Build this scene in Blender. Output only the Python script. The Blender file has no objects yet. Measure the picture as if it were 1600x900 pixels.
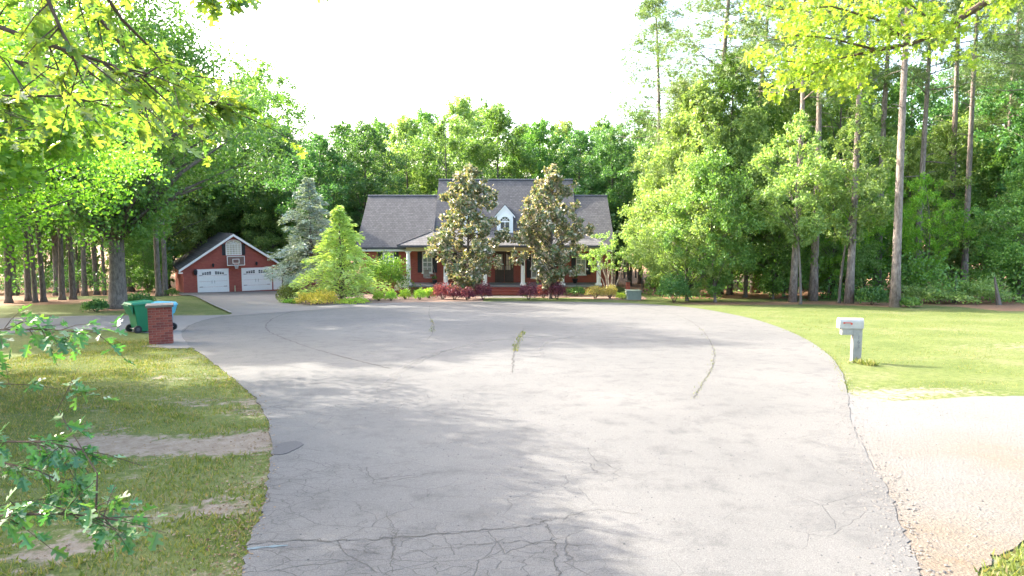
import bpy, bmesh, math, random
import numpy as np
from mathutils import Vector, Matrix

# ------------------------------------------------------------------ camera, sky, sun, exposure
SC = bpy.context.scene
COL = SC.collection
F = 1066.7                      # focal length in photograph pixels (24 mm on 36 mm)
PITCH = math.radians(5.51)
CAMZ = 2.575
cam_data = bpy.data.cameras.new('camera'); cam_data.lens = 24.0; cam_data.sensor_width = 36.0
cam_data.clip_start = 0.05; cam_data.clip_end = 3000
cam = bpy.data.objects.new('camera', cam_data); COL.objects.link(cam)
cam.location = (0, 0, CAMZ); cam.rotation_euler = (math.pi / 2 - PITCH, 0, 0)
SC.camera = cam

SUN_AZ = Vector((-0.88, 0.475)).normalized()   # where the sun stands, seen from above
SUN_EL = math.radians(31)
world = bpy.data.worlds.new('World'); SC.world = world; world.use_nodes = True
wn = world.node_tree.nodes; wl = world.node_tree.links; wn.clear()
sky = wn.new('ShaderNodeTexSky'); sky.sky_type = 'NISHITA'; sky.sun_disc = False
sky.sun_elevation = SUN_EL; sky.sun_rotation = math.atan2(SUN_AZ.x, SUN_AZ.y)
sky.air_density = 1.0; sky.dust_density = 6.0; sky.ozone_density = 1.0; sky.altitude = 200
bg = wn.new('ShaderNodeBackground'); bg.inputs[1].default_value = 0.15
wo = wn.new('ShaderNodeOutputWorld'); wl.new(sky.outputs[0], bg.inputs[0]); wl.new(bg.outputs[0], wo.inputs[0])
sd = bpy.data.lights.new('sun', 'SUN'); sd.energy = 2.35; sd.angle = math.radians(0.55); sd.color = (1.0, 0.93, 0.82)
sun = bpy.data.objects.new('sun', sd); COL.objects.link(sun)
sdir = Vector((-SUN_AZ.x * math.cos(SUN_EL), -SUN_AZ.y * math.cos(SUN_EL), -math.sin(SUN_EL)))
sun.rotation_euler = sdir.to_track_quat('-Z', 'Y').to_euler(); sun.location = (-60, 40, 60)
SC.view_settings.view_transform = 'Standard'; SC.view_settings.look = 'None'
SC.view_settings.exposure = 3.25; SC.view_settings.gamma = 1.0; SC.view_settings.use_curve_mapping = False
SC.cycles.max_bounces = 9; SC.cycles.transparent_max_bounces = 6
SC.cycles.diffuse_bounces = 6; SC.cycles.transmission_bounces = 6
try: SC.cycles.use_denoising = True
except Exception: pass

random.seed(7); rng = np.random.default_rng(7)
R = math.radians
SLOPE = 0.0544

# ------------------------------------------------------------------ ground shape and picture-to-place helpers
def smooth(t):
    t = min(1.0, max(0.0, t)); return t * t * (3 - 2 * t)
def gz(x, y):
    z = -SLOPE * min(y, 80.0)
    if y > 46 and x < -10:
        z -= 0.55 * smooth((y - 46) / 14) * smooth((-10 - x) / 9)
    return z
CP, SP = math.cos(PITCH), math.sin(PITCH)
def ray(px, py):
    a = (px - 800) / F; b = -(py - 450) / F
    return Vector((a, CP + b * SP, -SP + b * CP))
def P(px, py):
    d = ray(px, py)                       # where the line of sight meets the sloping ground plane
    t = CAMZ / (-d.z - SLOPE * d.y)
    return Vector((d.x * t, d.y * t, -SLOPE * d.y * t))
def at(px, py, Y):
    d = ray(px, py); t = Y / d.y
    return Vector((d.x * t, Y, CAMZ + d.z * t))
def onground(px, Y):
    x = at(px, 450, Y).x
    return Vector((x, Y, gz(x, Y)))

_T = rng.random((64, 64))
def vnoise(x, y):
    x = np.asarray(x, float); y = np.asarray(y, float)
    xi = np.floor(x).astype(int); yi = np.floor(y).astype(int); fx = x - xi; fy = y - yi
    fx = fx * fx * (3 - 2 * fx); fy = fy * fy * (3 - 2 * fy)
    g = lambda i, j: _T[i % 64, j % 64]
    return (g(xi, yi) * (1 - fx) + g(xi + 1, yi) * fx) * (1 - fy) + (g(xi, yi + 1) * (1 - fx) + g(xi + 1, yi + 1) * fx) * fy
def fbm(x, y): return .5 * vnoise(x, y) + .3 * vnoise(2.1 * x + 9, 2.1 * y) + .2 * vnoise(4.3 * x, 4.3 * y + 5)

# ------------------------------------------------------------------ materials
class NT:
    def __init__(s, name):
        s.m = bpy.data.materials.new(name); s.m.use_nodes = True
        s.n = s.m.node_tree.nodes; s.l = s.m.node_tree.links; s.n.clear()
        s.out = s.n.new('ShaderNodeOutputMaterial')
    def node(s, t, **kw):
        n = s.n.new(t)
        for k, v in kw.items():
            if k.startswith('i_'):
                key = k[2:]; key = int(key) if key.isdigit() else key.replace('_', ' ')
                if isinstance(v, tuple) and len(v) == 2 and hasattr(v[0], 'outputs'): s.l.new(v[0].outputs[v[1]], n.inputs[key])
                else: n.inputs[key].default_value = v
            else: setattr(n, k, v)
        return n
    def link(s, a, ao, b, bi): s.l.new(a.outputs[ao], b.inputs[bi])
    def ramp(s, src, so, stops):
        r = s.n.new('ShaderNodeValToRGB'); e = r.color_ramp.elements
        while len(e) < len(stops): e.new(0.5)
        for k, (p, c) in enumerate(stops):
            e[k].position = p; e[k].color = (c, c, c, 1) if isinstance(c, (int, float)) else (*c, 1)
        s.l.new(src.outputs[so], r.inputs[0]); return r
    def noise(s, scale, detail=4, rough=.6, vec=None):
        n = s.n.new('ShaderNodeTexNoise'); n.inputs['Scale'].default_value = scale
        n.inputs['Detail'].default_value = detail; n.inputs['Roughness'].default_value = rough
        if vec: s.l.new(vec[0].outputs[vec[1]], n.inputs['Vector'])
        return n
    def mix(s, fac, a, b, mode='MIX'):
        n = s.n.new('ShaderNodeMixRGB'); n.blend_type = mode
        for i, v in enumerate((fac, a, b)):
            if isinstance(v, tuple) and hasattr(v[0], 'outputs'): s.l.new(v[0].outputs[v[1]], n.inputs[i])
            elif isinstance(v, (int, float)): n.inputs[i].default_value = v
            else: n.inputs[i].default_value = (*v, 1)
        return n
    def math(s, op, a, b=0.0):
        n = s.n.new('ShaderNodeMath'); n.operation = op
        for i, v in enumerate((a, b)):
            if isinstance(v, tuple): s.l.new(v[0].outputs[v[1]], n.inputs[i])
            else: n.inputs[i].default_value = v
        return n
    def principled(s, col, rough=.7, spec=.4, metal=0.0, bump=None, bstr=.3, bdist=.01):
        p = s.n.new('ShaderNodeBsdfPrincipled')
        if isinstance(col, tuple) and hasattr(col[0], 'outputs'): s.l.new(col[0].outputs[col[1]], p.inputs['Base Color'])
        else: p.inputs['Base Color'].default_value = (*col, 1)
        p.inputs['Roughness'].default_value = rough; p.inputs['Specular IOR Level'].default_value = spec
        p.inputs['Metallic'].default_value = metal
        if bump:
            b = s.n.new('ShaderNodeBump'); b.inputs['Strength'].default_value = bstr; b.inputs['Distance'].default_value = bdist
            s.l.new(bump[0].outputs[bump[1]], b.inputs['Height']); s.l.new(b.outputs[0], p.inputs['Normal'])
        return p
    def done(s, sh, o=0): s.l.new(sh.outputs[o], s.out.inputs['Surface']); return s.m

def plain(name, col, rough=.6, var=.12, scale=6.0, spec=.4, metal=0.0):
    t = NT(name); tc = t.node('ShaderNodeTexCoord')
    n = t.noise(scale, 5, .6, (tc, 'Object'))
    r = t.ramp(n, 0, [(.25, tuple(c * (1 - var) for c in col)), (.75, tuple(min(1, c * (1 + var)) for c in col))])
    n2 = t.noise(scale * 8, 3, .6, (tc, 'Object'))
    return t.done(t.principled((r, 0), rough, spec, metal, (n2, 0), .12, .01))

def leafmat(name, stops, trans=.45, rough=.45, spec=.35, back=None, objvar=.12, gain=1.36):
    stops = [(p, tuple(min(.85, c * gain) for c in col)) for p, col in stops]
    t = NT(name); g = t.node('ShaderNodeNewGeometry')
    r = t.ramp(g, 'Random Per Island', stops)
    oi = t.node('ShaderNodeObjectInfo')
    mr = t.node('ShaderNodeMapRange'); t.link(oi, 'Random', mr, 0); mr.inputs[3].default_value = 1 - objvar; mr.inputs[4].default_value = 1 + objvar
    mh = t.node('ShaderNodeMapRange'); t.link(oi, 'Random', mh, 0); mh.inputs[3].default_value = .5 - objvar * .12; mh.inputs[4].default_value = .5 + objvar * .12
    h = t.node('ShaderNodeHueSaturation'); t.link(r, 0, h, 'Color'); t.link(mr, 0, h, 'Value'); t.link(mh, 0, h, 'Hue')
    col = (h, 0)
    if back:
        mb = t.mix(.0, (h, 0), back); t.link(g, 'Backfacing', mb, 0); col = (mb, 0)
    p = t.principled(col, rough, spec)
    tr = t.node('ShaderNodeBsdfTranslucent')
    tm = t.mix(1.0, col, (1.24, 1.26, .55), 'MULTIPLY'); t.link(tm, 0, tr, 0)
    mx = t.node('ShaderNodeMixShader'); mx.inputs[0].default_value = trans
    t.link(p, 0, mx, 1); t.link(tr, 0, mx, 2)
    return t.done(mx)

def brickmat(name, bw=.215, bh=.075, c1=(.37, .10, .074), c2=(.28, .07, .055), mortar=(.25, .14, .11)):
    t = NT(name); tc = t.node('ShaderNodeTexCoord'); s = t.node('ShaderNodeSeparateXYZ'); t.link(tc, 'Object', s, 0)
    u = t.math('ADD', (s, 0), (s, 1)); c = t.node('ShaderNodeCombineXYZ'); t.link(u, 0, c, 0); t.link(s, 2, c, 1)
    b = t.node('ShaderNodeTexBrick'); t.link(c, 0, b, 'Vector')
    b.inputs['Color1'].default_value = (*c1, 1); b.inputs['Color2'].default_value = (*c2, 1); b.inputs['Mortar'].default_value = (*mortar, 1)
    b.inputs['Scale'].default_value = 1; b.inputs['Mortar Size'].default_value = .005; b.inputs['Brick Width'].default_value = bw; b.inputs['Row Height'].default_value = bh
    n = t.noise(1.1, 5, .6, (tc, 'Object')); m = t.mix(.35, (b, 0), (.32, .084, .064)); t.link(t.ramp(n, 0, [(.35, 0.), (.7, .6)]), 0, m, 0)
    return t.done(t.principled((m, 0), .85, .25, 0, (b, 'Fac'), -.4, .008))

def barkmat(name, c1, c2):
    t = NT(name); tc = t.node('ShaderNodeTexCoord'); mp = t.node('ShaderNodeMapping'); t.link(tc, 'Object', mp, 0); mp.inputs['Scale'].default_value = (7, 7, 2.2)
    n = t.noise(1.5, 7, .7, (mp, 0)); r = t.ramp(n, 0, [(.3, c1), (.68, c2)])
    return t.done(t.principled((r, 0), .9, .15, 0, (n, 0), .9, .05))

def m_ground():
    t = NT('ground_grass'); tc = t.node('ShaderNodeTexCoord')
    a = t.node('ShaderNodeAttribute', attribute_name='bare'); st = t.node('ShaderNodeAttribute', attribute_name='straw')
    n1 = t.noise(.5, 5, .65, (tc, 'Object')); n2 = t.noise(7, 6, .7, (tc, 'Object')); n3 = t.noise(45, 4, .7, (tc, 'Object'))
    g = t.ramp(n1, 0, [(.3, (.066, .092, .024)), (.5, (.104, .124, .038)), (.75, (.15, .145, .074))])
    g2 = t.mix(.5, (g, 0), (.055, .08, .02)); t.link(t.ramp(n2, 0, [(.38, .7), (.56, 0.)]), 0, g2, 0)
    d = t.ramp(n2, 0, [(.3, (.13, .10, .075)), (.5, (.19, .158, .122)), (.7, (.24, .205, .168))])
    d2 = t.mix(.4, (d, 0), (.16, .12, .08)); t.link(t.ramp(n3, 0, [(.3, .8), (.5, 0.)]), 0, d2, 0)
    f = t.math('ADD', (a, 'Fac'), t_off := -0.0)
    nn = t.math('SUBTRACT', (n2, 0), .5); nn2 = t.math('MULTIPLY', (nn, 0), 1.6); f2 = t.math('ADD', (f, 0), (nn2, 0))
    fr = t.ramp(f2, 0, [(.36, 0.), (.62, 1.)])
    m = t.mix(.5, (g2, 0), (d2, 0)); t.link(fr, 0, m, 0)
    s = t.ramp(n3, 0, [(.3, (.13, .07, .04)), (.7, (.30, .18, .11))])
    sf = t.math('ADD', (st, 'Fac'), (nn, 0)); m2 = t.mix(.5, (m, 0), (s, 0)); t.link(t.ramp(sf, 0, [(.4, 0.), (.6, 1.)]), 0, m2, 0)
    ad = t.math('ADD', (n3, 0), (n2, 0))
    return t.done(t.principled((m2, 0), .95, .1, 0, (ad, 0), .7, .04))

def m_asphalt():
    t = NT('asphalt_weathered'); tc = t.node('ShaderNodeTexCoord'); s = t.node('ShaderNodeSeparateXYZ'); t.link(tc, 'Object', s, 0)
    n1 = t.noise(.22, 5, .6, (tc, 'Object')); n2 = t.noise(2.2, 6, .7, (tc, 'Object')); n3 = t.noise(90, 3, .8, (tc, 'Object'))
    c = t.ramp(n1, 0, [(.3, (.076, .074, .07)), (.5, (.093, .09, .084)), (.72, (.112, .107, .098))])
    c2 = t.mix(.25, (c, 0), (.05, .049, .047)); t.link(t.ramp(n2, 0, [(.32, .6), (.5, 0.)]), 0, c2, 0)
    ag = t.ramp(n3, 0, [(.32, .4), (.5, 1.0), (.7, 1.55)]); c3 = t.mix(.8, (c2, 0), (ag, 0), 'MULTIPLY')
    # alligator cracks, denser towards the near end of the road
    dn = t.noise(1.3, 4, .6, (tc, 'Object')); dm = t.mix(.22, (tc, 'Object'), (dn, 1))
    mp = t.node('ShaderNodeMapping'); t.link(dm, 0, mp, 0); mp.inputs['Scale'].default_value = (1.0, 1.6, 1)
    def cracks(scale, w):
        v = t.node('ShaderNodeTexVoronoi', feature='DISTANCE_TO_EDGE'); t.link(mp, 0, v, 'Vector'); v.inputs['Scale'].default_value = scale
        return t.ramp(v, 0, [(0.0, 1.), (w, 0.)])
    k1 = cracks(1.5, .011); k2 = cracks(4.6, .026)
    mn = t.noise(.33, 3, .5, (tc, 'Object'))
    near = t.node('ShaderNodeMapRange'); t.link(s, 1, near, 0); near.inputs[1].default_value = 4; near.inputs[2].default_value = 15; near.inputs[3].default_value = .16; near.inputs[4].default_value = -.22
    side = t.node('ShaderNodeMapRange'); t.link(s, 0, side, 0); side.inputs[1].default_value = -3.2; side.inputs[2].default_value = 2.5; side.inputs[3].default_value = .10; side.inputs[4].default_value = -.10
    mk = t.math('ADD', (mn, 0), (near, 0)); mk = t.math('ADD', (mk, 0), (side, 0))
    f1 = t.math('MULTIPLY', (k1, 0), (t.ramp(mk, 0, [(.42, 0.), (.6, .85)]), 0))
    f2 = t.math('MULTIPLY', (k2, 0), (t.ramp(mk, 0, [(.50, 0.), (.66, .8)]), 0))
    fk = t.math('MAXIMUM', (f1, 0), (f2, 0))
    c4 = t.mix(.5, (c3, 0), (.036, .034, .032)); t.link(fk, 0, c4, 0)
    hb = t.math('MULTIPLY', (n3, 0), .35); hb = t.math('SUBTRACT', (hb, 0), (fk, 0))
    return t.done(t.principled((c4, 0), .88, .25, 0, (hb, 0), .5, .012))

def m_gravel():
    t = NT('gravel_drive_stone'); tc = t.node('ShaderNodeTexCoord'); s = t.node('ShaderNodeSeparateXYZ'); t.link(tc, 'Object', s, 0)
    n1 = t.noise(.5, 5, .6, (tc, 'Object')); n3 = t.noise(50, 4, .8, (tc, 'Object'))
    v = t.node('ShaderNodeTexVoronoi'); t.link(tc, 'Object', v, 'Vector'); v.inputs['Scale'].default_value = 34
    mr = t.node('ShaderNodeMapRange'); t.link(s, 1, mr, 0); mr.inputs[1].default_value = 11.5; mr.inputs[2].default_value = 6.5; mr.inputs[3].default_value = -.2; mr.inputs[4].default_value = .36
    k = t.math('ADD', (n1, 0), (mr, 0))
    c = t.ramp(k, 0, [(.4, (.118, .115, .11)), (.66, (.116, .106, .093)), (.9, (.118, .095, .07)), (1.0, (.13, .085, .05))])
    ag = t.ramp(v, 1, [(.1, .62), (.9, 1.2)]); c2 = t.mix(.35, (c, 0), (ag, 0), 'MULTIPLY')
    ad = t.math('ADD', (v, 0), (n3, 0))
    return t.done(t.principled((c2, 0), .9, .2, 0, (ad, 0), .5, .02))

def m_concrete(name, col):
    t = NT(name); tc = t.node('ShaderNodeTexCoord')
    n = t.noise(.7, 6, .65, (tc, 'Object')); n2 = t.noise(40, 3, .7, (tc, 'Object'))
    r = t.ramp(n, 0, [(.3, tuple(.85 * c for c in col)), (.7, col)]); m = t.mix(.3, (r, 0), (.5, .5, .5), 'MULTIPLY'); t.link(t.ramp(n2, 0, [(.3, .5), (.55, 0.)]), 0, m, 0)
    return t.done(t.principled((m, 0), .85, .25, 0, (n2, 0), .25, .01))

def m_shingle():
    t = NT('roof_shingle'); tc = t.node('ShaderNodeTexCoord'); s = t.node('ShaderNodeSeparateXYZ'); t.link(tc, 'Object', s, 0)
    c = t.node('ShaderNodeCombineXYZ'); u = t.math('ADD', (s, 0), 0.0); t.link(u, 0, c, 0); t.link(s, 2, c, 1)
    b = t.node('ShaderNodeTexBrick'); t.link(c, 0, b, 'Vector')
    for k, v in (('Color1', (.09, .088, .088)), ('Color2', (.064, .062, .063)), ('Mortar', (.045, .044, .045))): b.inputs[k].default_value = (*v, 1)
    b.inputs['Scale'].default_value = 1; b.inputs['Brick Width'].default_value = .24; b.inputs['Row Height'].default_value = .14; b.inputs['Mortar Size'].default_value = .012
    n = t.noise(9, 4, .7, (tc, 'Object')); m = t.mix(.7, (b, 0), (t.ramp(n, 0, [(.3, .72), (.7, 1.3)]), 0), 'MULTIPLY')
    return t.done(t.principled((m, 0), .9, .2, 0, (b, 'Fac'), -.5, .012))

def m_glass(name, col, rough=.06):
    t = NT(name); tc = t.node('ShaderNodeTexCoord'); n = t.noise(1.5, 3, .5, (tc, 'Object'))
    r = t.ramp(n, 0, [(.3, tuple(.75 * c for c in col)), (.7, tuple(1.15 * c for c in col))])
    return t.done(t.principled((r, 0), rough, .8))

def m_scuff():
    t = NT('tyre_scuff'); tc = t.node('ShaderNodeTexCoord'); n = t.noise(1.6, 5, .7, (tc, 'Object')); p = t.principled((.15, .145, .135), .9, .2)
    tr = t.node('ShaderNodeBsdfTransparent'); mx = t.node('ShaderNodeMixShader'); t.link(t.ramp(n, 0, [(.35, 0.), (.7, .6)]), 0, mx, 0); t.link(tr, 0, mx, 1); t.link(p, 0, mx, 2); return t.done(mx)

M = dict(
    ground=m_ground(), asphalt=m_asphalt(), gravel=m_gravel(), concrete=m_concrete('concrete_drive', (.165, .15, .132)), drive=m_concrete('old_drive', (.14, .137, .132)),
    porch=m_concrete('porch_slab', (.22, .21, .20)), shingle=m_shingle(), brick=brickmat('house_brick'), onebrick=plain('loose_brick', (.27, .062, .042), .85, .25, 9),
    mortar=plain('mortar', (.26, .17, .14), .95, .15, 20), white=plain('white_paint', (.78, .78, .75), .5, .04), postwhite=plain('weathered_post', (.23, .225, .20), .7, .3, 4), boxwhite=plain('weathered_white', (.33, .32, .29), .6, .2, 5), cream=plain('cream_beam', (.52, .47, .29), .55, .05),
    dark=plain('black_shutter', (.018, .019, .024), .5, .2), trimdark=plain('dark_gutter', (.05, .05, .055), .45, .1), woodbrown=plain('brown_door', (.055, .032, .02), .45, .25),
    glass=m_glass('window_glass', (.26, .30, .26)), darkglass=m_glass('dark_glass', (.05, .06, .07)), doorglass=m_glass('door_glass', (.5, .40, .30), .15), brightglass=m_glass('bright_glass', (.55, .52, .42), .1),
    clear=m_glass('backboard_glass', (.21, .13, .12), .12), orange=plain('rim_orange', (.55, .12, .05), .4), net=plain('net_white', (.75, .75, .72), .9),
    greenplastic=plain('green_plastic', (.008, .13, .055), .38, .12, 3), greenlid=plain('green_lid', (.01, .16, .075), .38, .12, 3), blueplastic=plain('blue_plastic', (.08, .36, .48), .4, .1), rubber=plain('rubber', (.012, .012, .013), .7),
    stone=plain('stone_cap', (.12, .10, .085), .85, .2, 5), red=plain('flag_red', (.45, .05, .03), .5), digit=plain('digit_dark', (.12, .12, .12), .6), boxgreen=plain('utility_green', (.16, .19, .15), .6), metal=plain('grey_metal', (.3, .3, .3), .4, .1, 5, .5, .8),
    crack=plain('crack_dark', (.04, .038, .033), .95, .4, 20), patch=plain('asphalt_patch', (.045, .045, .046), .9, .3, 40), scuff=m_scuff(), blue=plain('blue_chalk', (.085, .115, .125), .9, .2, 20),
    swingwood=plain('swing_wood', (.35, .33, .30), .6), straw=plain('straw', (.20, .11, .065), .95, .4, 30), pebble=plain('pebble', (.105, .096, .086), .9, .35, 3), mulch=plain('bed_mulch', (.16, .10, .07), .95, .45, 14),
    bark=barkmat('bark_grey', (.05, .042, .035), (.20, .17, .145)), pinebark=barkmat('bark_pine', (.055, .042, .036), (.30, .25, .215)), twig=barkmat('bark_twig', (.045, .03, .022), (.12, .085, .06)), palebark=barkmat('bark_pale', (.16, .13, .105), (.40, .35, .29)),
    leaf=leafmat('leaf_mid', [(0, (.055, .12, .028)), (.5, (.085, .168, .038)), (1, (.135, .225, .055))]),
    leaf_dark=leafmat('leaf_dark', [(0, (.035, .095, .03)), (.5, (.055, .13, .04)), (1, (.085, .17, .05))], .45),
    leaf_light=leafmat('leaf_light', [(0, (.105, .18, .05)), (.5, (.155, .235, .075)), (1, (.215, .29, .11))], .5),
    leaf_lime=leafmat('leaf_lime', [(0, (.09, .19, .025)), (.5, (.14, .25, .03)), (1, (.21, .31, .05))], .55),
    leaf_yellow=leafmat('leaf_yellow', [(0, (.10, .18, .02)), (.5, (.155, .23, .03)), (1, (.22, .28, .045))], .55),
    needle=leafmat('needle_green', [(0, (.055, .10, .03)), (.5, (.085, .14, .045)), (1, (.13, .175, .07))], .35),
    oakleaf=leafmat('oak_leaf', [(0, (.05, .12, .03)), (.5, (.095, .165, .032)), (1, (.18, .22, .04))], .6, .3, .5),
    oakshaded=leafmat('oak_leaf_shaded', [(0, (.03, .085, .03)), (.6, (.045, .12, .035)), (1, (.10, .17, .035))], .42, .28, .6),  # same oak leaf, with shade painted into the low leaves as darker green
    magnolia=leafmat('magnolia_leaf', [(0, (.06, .095, .04)), (.45, (.13, .155, .075)), (.6, (.21, .165, .085)), (.78, (.25, .205, .135)), (.92, (.32, .275, .215)), (1, (.46, .41, .34))], .25, .42, .35, objvar=.03),  # green and bronze leaf; pale stops paint in gloss glints, also flowers
    cedar=leafmat('cedar_blue', [(0, (.17, .225, .205)), (.5, (.24, .30, .275)), (1, (.33, .38, .355))], .3), gold=leafmat('cypress_gold', [(0, (.22, .30, .09)), (.5, (.31, .40, .13)), (1, (.42, .49, .19))], .5),
    shrub=leafmat('shrub_green', [(0, (.06, .16, .025)), (.5, (.10, .23, .03)), (1, (.19, .31, .05))], .4), lime=leafmat('shrub_lime', [(0, (.17, .28, .03)), (1, (.33, .42, .07))], .4),
    burg=leafmat('shrub_burgundy', [(0, (.05, .014, .026)), (.6, (.10, .025, .045)), (1, (.22, .06, .08))], .3), burgred=leafmat('shrub_red', [(0, (.10, .02, .035)), (.5, (.22, .05, .07)), (1, (.38, .13, .13))], .35), golden=leafmat('shrub_golden', [(0, (.20, .20, .05)), (.6, (.33, .30, .09)), (1, (.44, .36, .14))], .35),
    boxwood=leafmat('shrub_boxwood', [(0, (.05, .075, .014)), (.6, (.09, .115, .02)), (1, (.15, .17, .035))], .3), yellow=leafmat('cover_yellow', [(0, (.24, .27, .035)), (.6, (.42, .38, .06)), (1, (.52, .42, .10))], .4), blossom=leafmat('blossom', [(0, (.6, .62, .5)), (1, (.8, .8, .72))], .3),
    grass=leafmat('grass_blade', [(0, (.10, .145, .03)), (.4, (.16, .20, .045)), (.7, (.23, .235, .07)), (.88, (.28, .225, .11)), (1, (.30, .24, .15))], .4, .6, .2, objvar=0, gain=.8), litter=leafmat('dry_leaf', [(0, (.07, .045, .028)), (.6, (.13, .09, .06)), (1, (.19, .15, .11))], .2, .9, .05, objvar=0),
)

# ------------------------------------------------------------------ mesh helpers
class MB:
    def __init__(s): s.v = []; s.f = []
    def add(s, vs, fs):
        o = len(s.v); s.v += [tuple(v) for v in vs]; s.f += [tuple(i + o for i in f) for f in fs]; return s
    def box(s, x0, y0, z0, x1, y1, z1):
        return s.add([(x0, y0, z0), (x1, y0, z0), (x1, y1, z0), (x0, y1, z0), (x0, y0, z1), (x1, y0, z1), (x1, y1, z1), (x0, y1, z1)],
                     [(0, 3, 2, 1), (4, 5, 6, 7), (0, 1, 5, 4), (1, 2, 6, 5), (2, 3, 7, 6), (3, 0, 4, 7)])
    def prism(s, poly, axis, a, b):       # polygon of 2-D points pushed along an axis
        def mk(p, k):
            return (k, p[0], p[1]) if axis == 'x' else ((p[0], k, p[1]) if axis == 'y' else (p[0], p[1], k))
        n = len(poly)
        return s.add([mk(p, a) for p in poly] + [mk(p, b) for p in poly],
                     [tuple(range(n))[::-1], tuple(range(n, 2 * n))] + [(i, (i + 1) % n, n + (i + 1) % n, n + i) for i in range(n)])
    def tube(s, pts, rad, sides=7, cap=True):
        pts = [Vector(p) for p in pts]; n = len(pts); vs = []; fs = []
        ref = Vector((0, 0, 1))
        for i, p in enumerate(pts):
            d = (pts[min(i + 1, n - 1)] - pts[max(i - 1, 0)])
            d = d.normalized() if d.length > 1e-9 else Vector((0, 0, 1))
            a = d.cross(ref if abs(d.dot(ref)) < .92 else Vector((1, 0, 0))).normalized(); b = d.cross(a)
            r = float(rad[i] if hasattr(rad, '__len__') else rad)
            for k in range(sides):
                t = 2 * math.pi * k / sides; vs.append(p + r * (math.cos(t) * a + math.sin(t) * b))
        for i in range(n - 1):
            for k in range(sides):
                k2 = (k + 1) % sides; fs.append((i * sides + k, i * sides + k2, (i + 1) * sides + k2, (i + 1) * sides + k))
        if cap: fs += [tuple(range(sides)), tuple(range((n - 1) * sides, n * sides))[::-1]]
        return s.add(vs, fs)
    def lathe(s, prof, sides=16, cx=0, cy=0):
        return s.tube([(cx, cy, z) for r, z in prof], [r for r, z in prof], sides)
    def slab(s, quad, th):                # a roof plane with thickness th downwards
        n = len(quad); q = [Vector(v) for v in quad]
        return s.add(q + [v - Vector((0, 0, th)) for v in q], [tuple(range(n)), tuple(range(n, 2 * n))[::-1]] + [(i, n + i, n + (i + 1) % n, (i + 1) % n) for i in range(n)])
    def build(s, name, mat, parent=None, org=None, bevel=0, smooth=False):
        me = bpy.data.meshes.new(name); o = Vector(org) if org is not None else Vector((0, 0, 0))
        me.from_pydata([tuple(Vector(v) - o) for v in s.v], [], s.f); me.update()
        bm = bmesh.new(); bm.from_mesh(me); bmesh.ops.recalc_face_normals(bm, faces=bm.faces); bm.to_mesh(me); bm.free()
        if smooth: me.polygons.foreach_set('use_smooth', [True] * len(me.polygons))
        me.materials.append(mat)
        ob = bpy.data.objects.new(name, me); COL.objects.link(ob)
        if parent: ob.parent = parent
        elif org is not None: ob.location = o
        if bevel:
            b = ob.modifiers.new('bevel', 'BEVEL'); b.width = bevel; b.segments = 2; b.limit_method = 'ANGLE'
        return ob

def tag(o, label=None, cat=None, group=None, kind=None):
    for k, v in (('label', label), ('category', cat), ('group', group), ('kind', kind)):
        if v: o[k] = v
    return o
def thing(name, label, cat, loc=(0, 0, 0), rz=0.0, group=None):
    o = bpy.data.objects.new(name, None); COL.objects.link(o); o.location = loc; o.rotation_euler = (0, 0, rz); o.empty_display_size = .3
    return tag(o, label, cat, group)
def obj(name, me, parent=None):
    o = bpy.data.objects.new(name, me); COL.objects.link(o)
    if parent: o.parent = parent
    return o

def inst_mesh(name, mat, tv, tf, C, T, N, S):
    """many small faces: template tv/tf set at centres C, axis T, normal N, size S"""
    tv = np.asarray(tv, float); C = np.asarray(C, float); n = len(C); k = len(tv)
    T = T / np.linalg.norm(T, axis=1, keepdims=True)
    B = np.cross(T, N); B /= np.linalg.norm(B, axis=1, keepdims=True) + 1e-9; N = np.cross(B, T)
    S = np.asarray(S, float).reshape(-1, 1, 1)
    V = C[:, None, :] + S * (tv[None, :, 0:1] * B[:, None, :] + tv[None, :, 1:2] * T[:, None, :] + tv[None, :, 2:3] * N[:, None, :])
    V = V.reshape(-1, 3)
    loops = np.concatenate([np.asarray(f) for f in tf]); lt = np.array([len(f) for f in tf]); L = len(loops)
    li = (loops[None, :] + (np.arange(n) * k)[:, None]).ravel(); tot = np.tile(lt, n); start = np.concatenate([[0], np.cumsum(tot)[:-1]])
    me = bpy.data.meshes.new(name); me.vertices.add(n * k); me.vertices.foreach_set('co', V.ravel().astype(np.float32))
    me.loops.add(n * L); me.loops.foreach_set('vertex_index', li.astype(np.int32))
    me.polygons.add(len(tot)); me.polygons.foreach_set('loop_start', start.astype(np.int32)); me.polygons.foreach_set('loop_total', tot.astype(np.int32))
    me.update(calc_edges=True); me.materials.append(mat)
    return me

KITE = ([(0, 0, 0), (.34, .5, .04), (0, 1, -.08), (-.34, .5, .04)], [(0, 1, 2, 3)])
FROND = ([(0, 0, 0), (.16, .45, .02), (0, 1, -.16), (-.16, .45, .02)], [(0, 1, 2, 3)])
def tuft_template(n=7, w=.045):
    r = random.Random(3); v = []; f = []
    for i in range(n):
        a = 2 * math.pi * i / n; el = r.uniform(.15, 1.1); d = Vector((math.cos(a) * math.cos(el), math.sin(el), math.sin(a) * math.cos(el)))
        sd_ = d.cross(Vector((.3, .5, .8))).normalized() * w; o = len(v)
        v += [tuple(sd_), tuple(-sd_), tuple(d * r.uniform(.75, 1))]; f.append((o, o + 1, o + 2))
    return v, f
TUFT = tuft_template()
_half = [(0, 0), (.035, .16), (.20, .19), (.30, .33), (.11, .37), (.12, .46), (.36, .55), (.41, .70), (.14, .67), (.12, .76), (.20, .93), (0, 1.0)]
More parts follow.
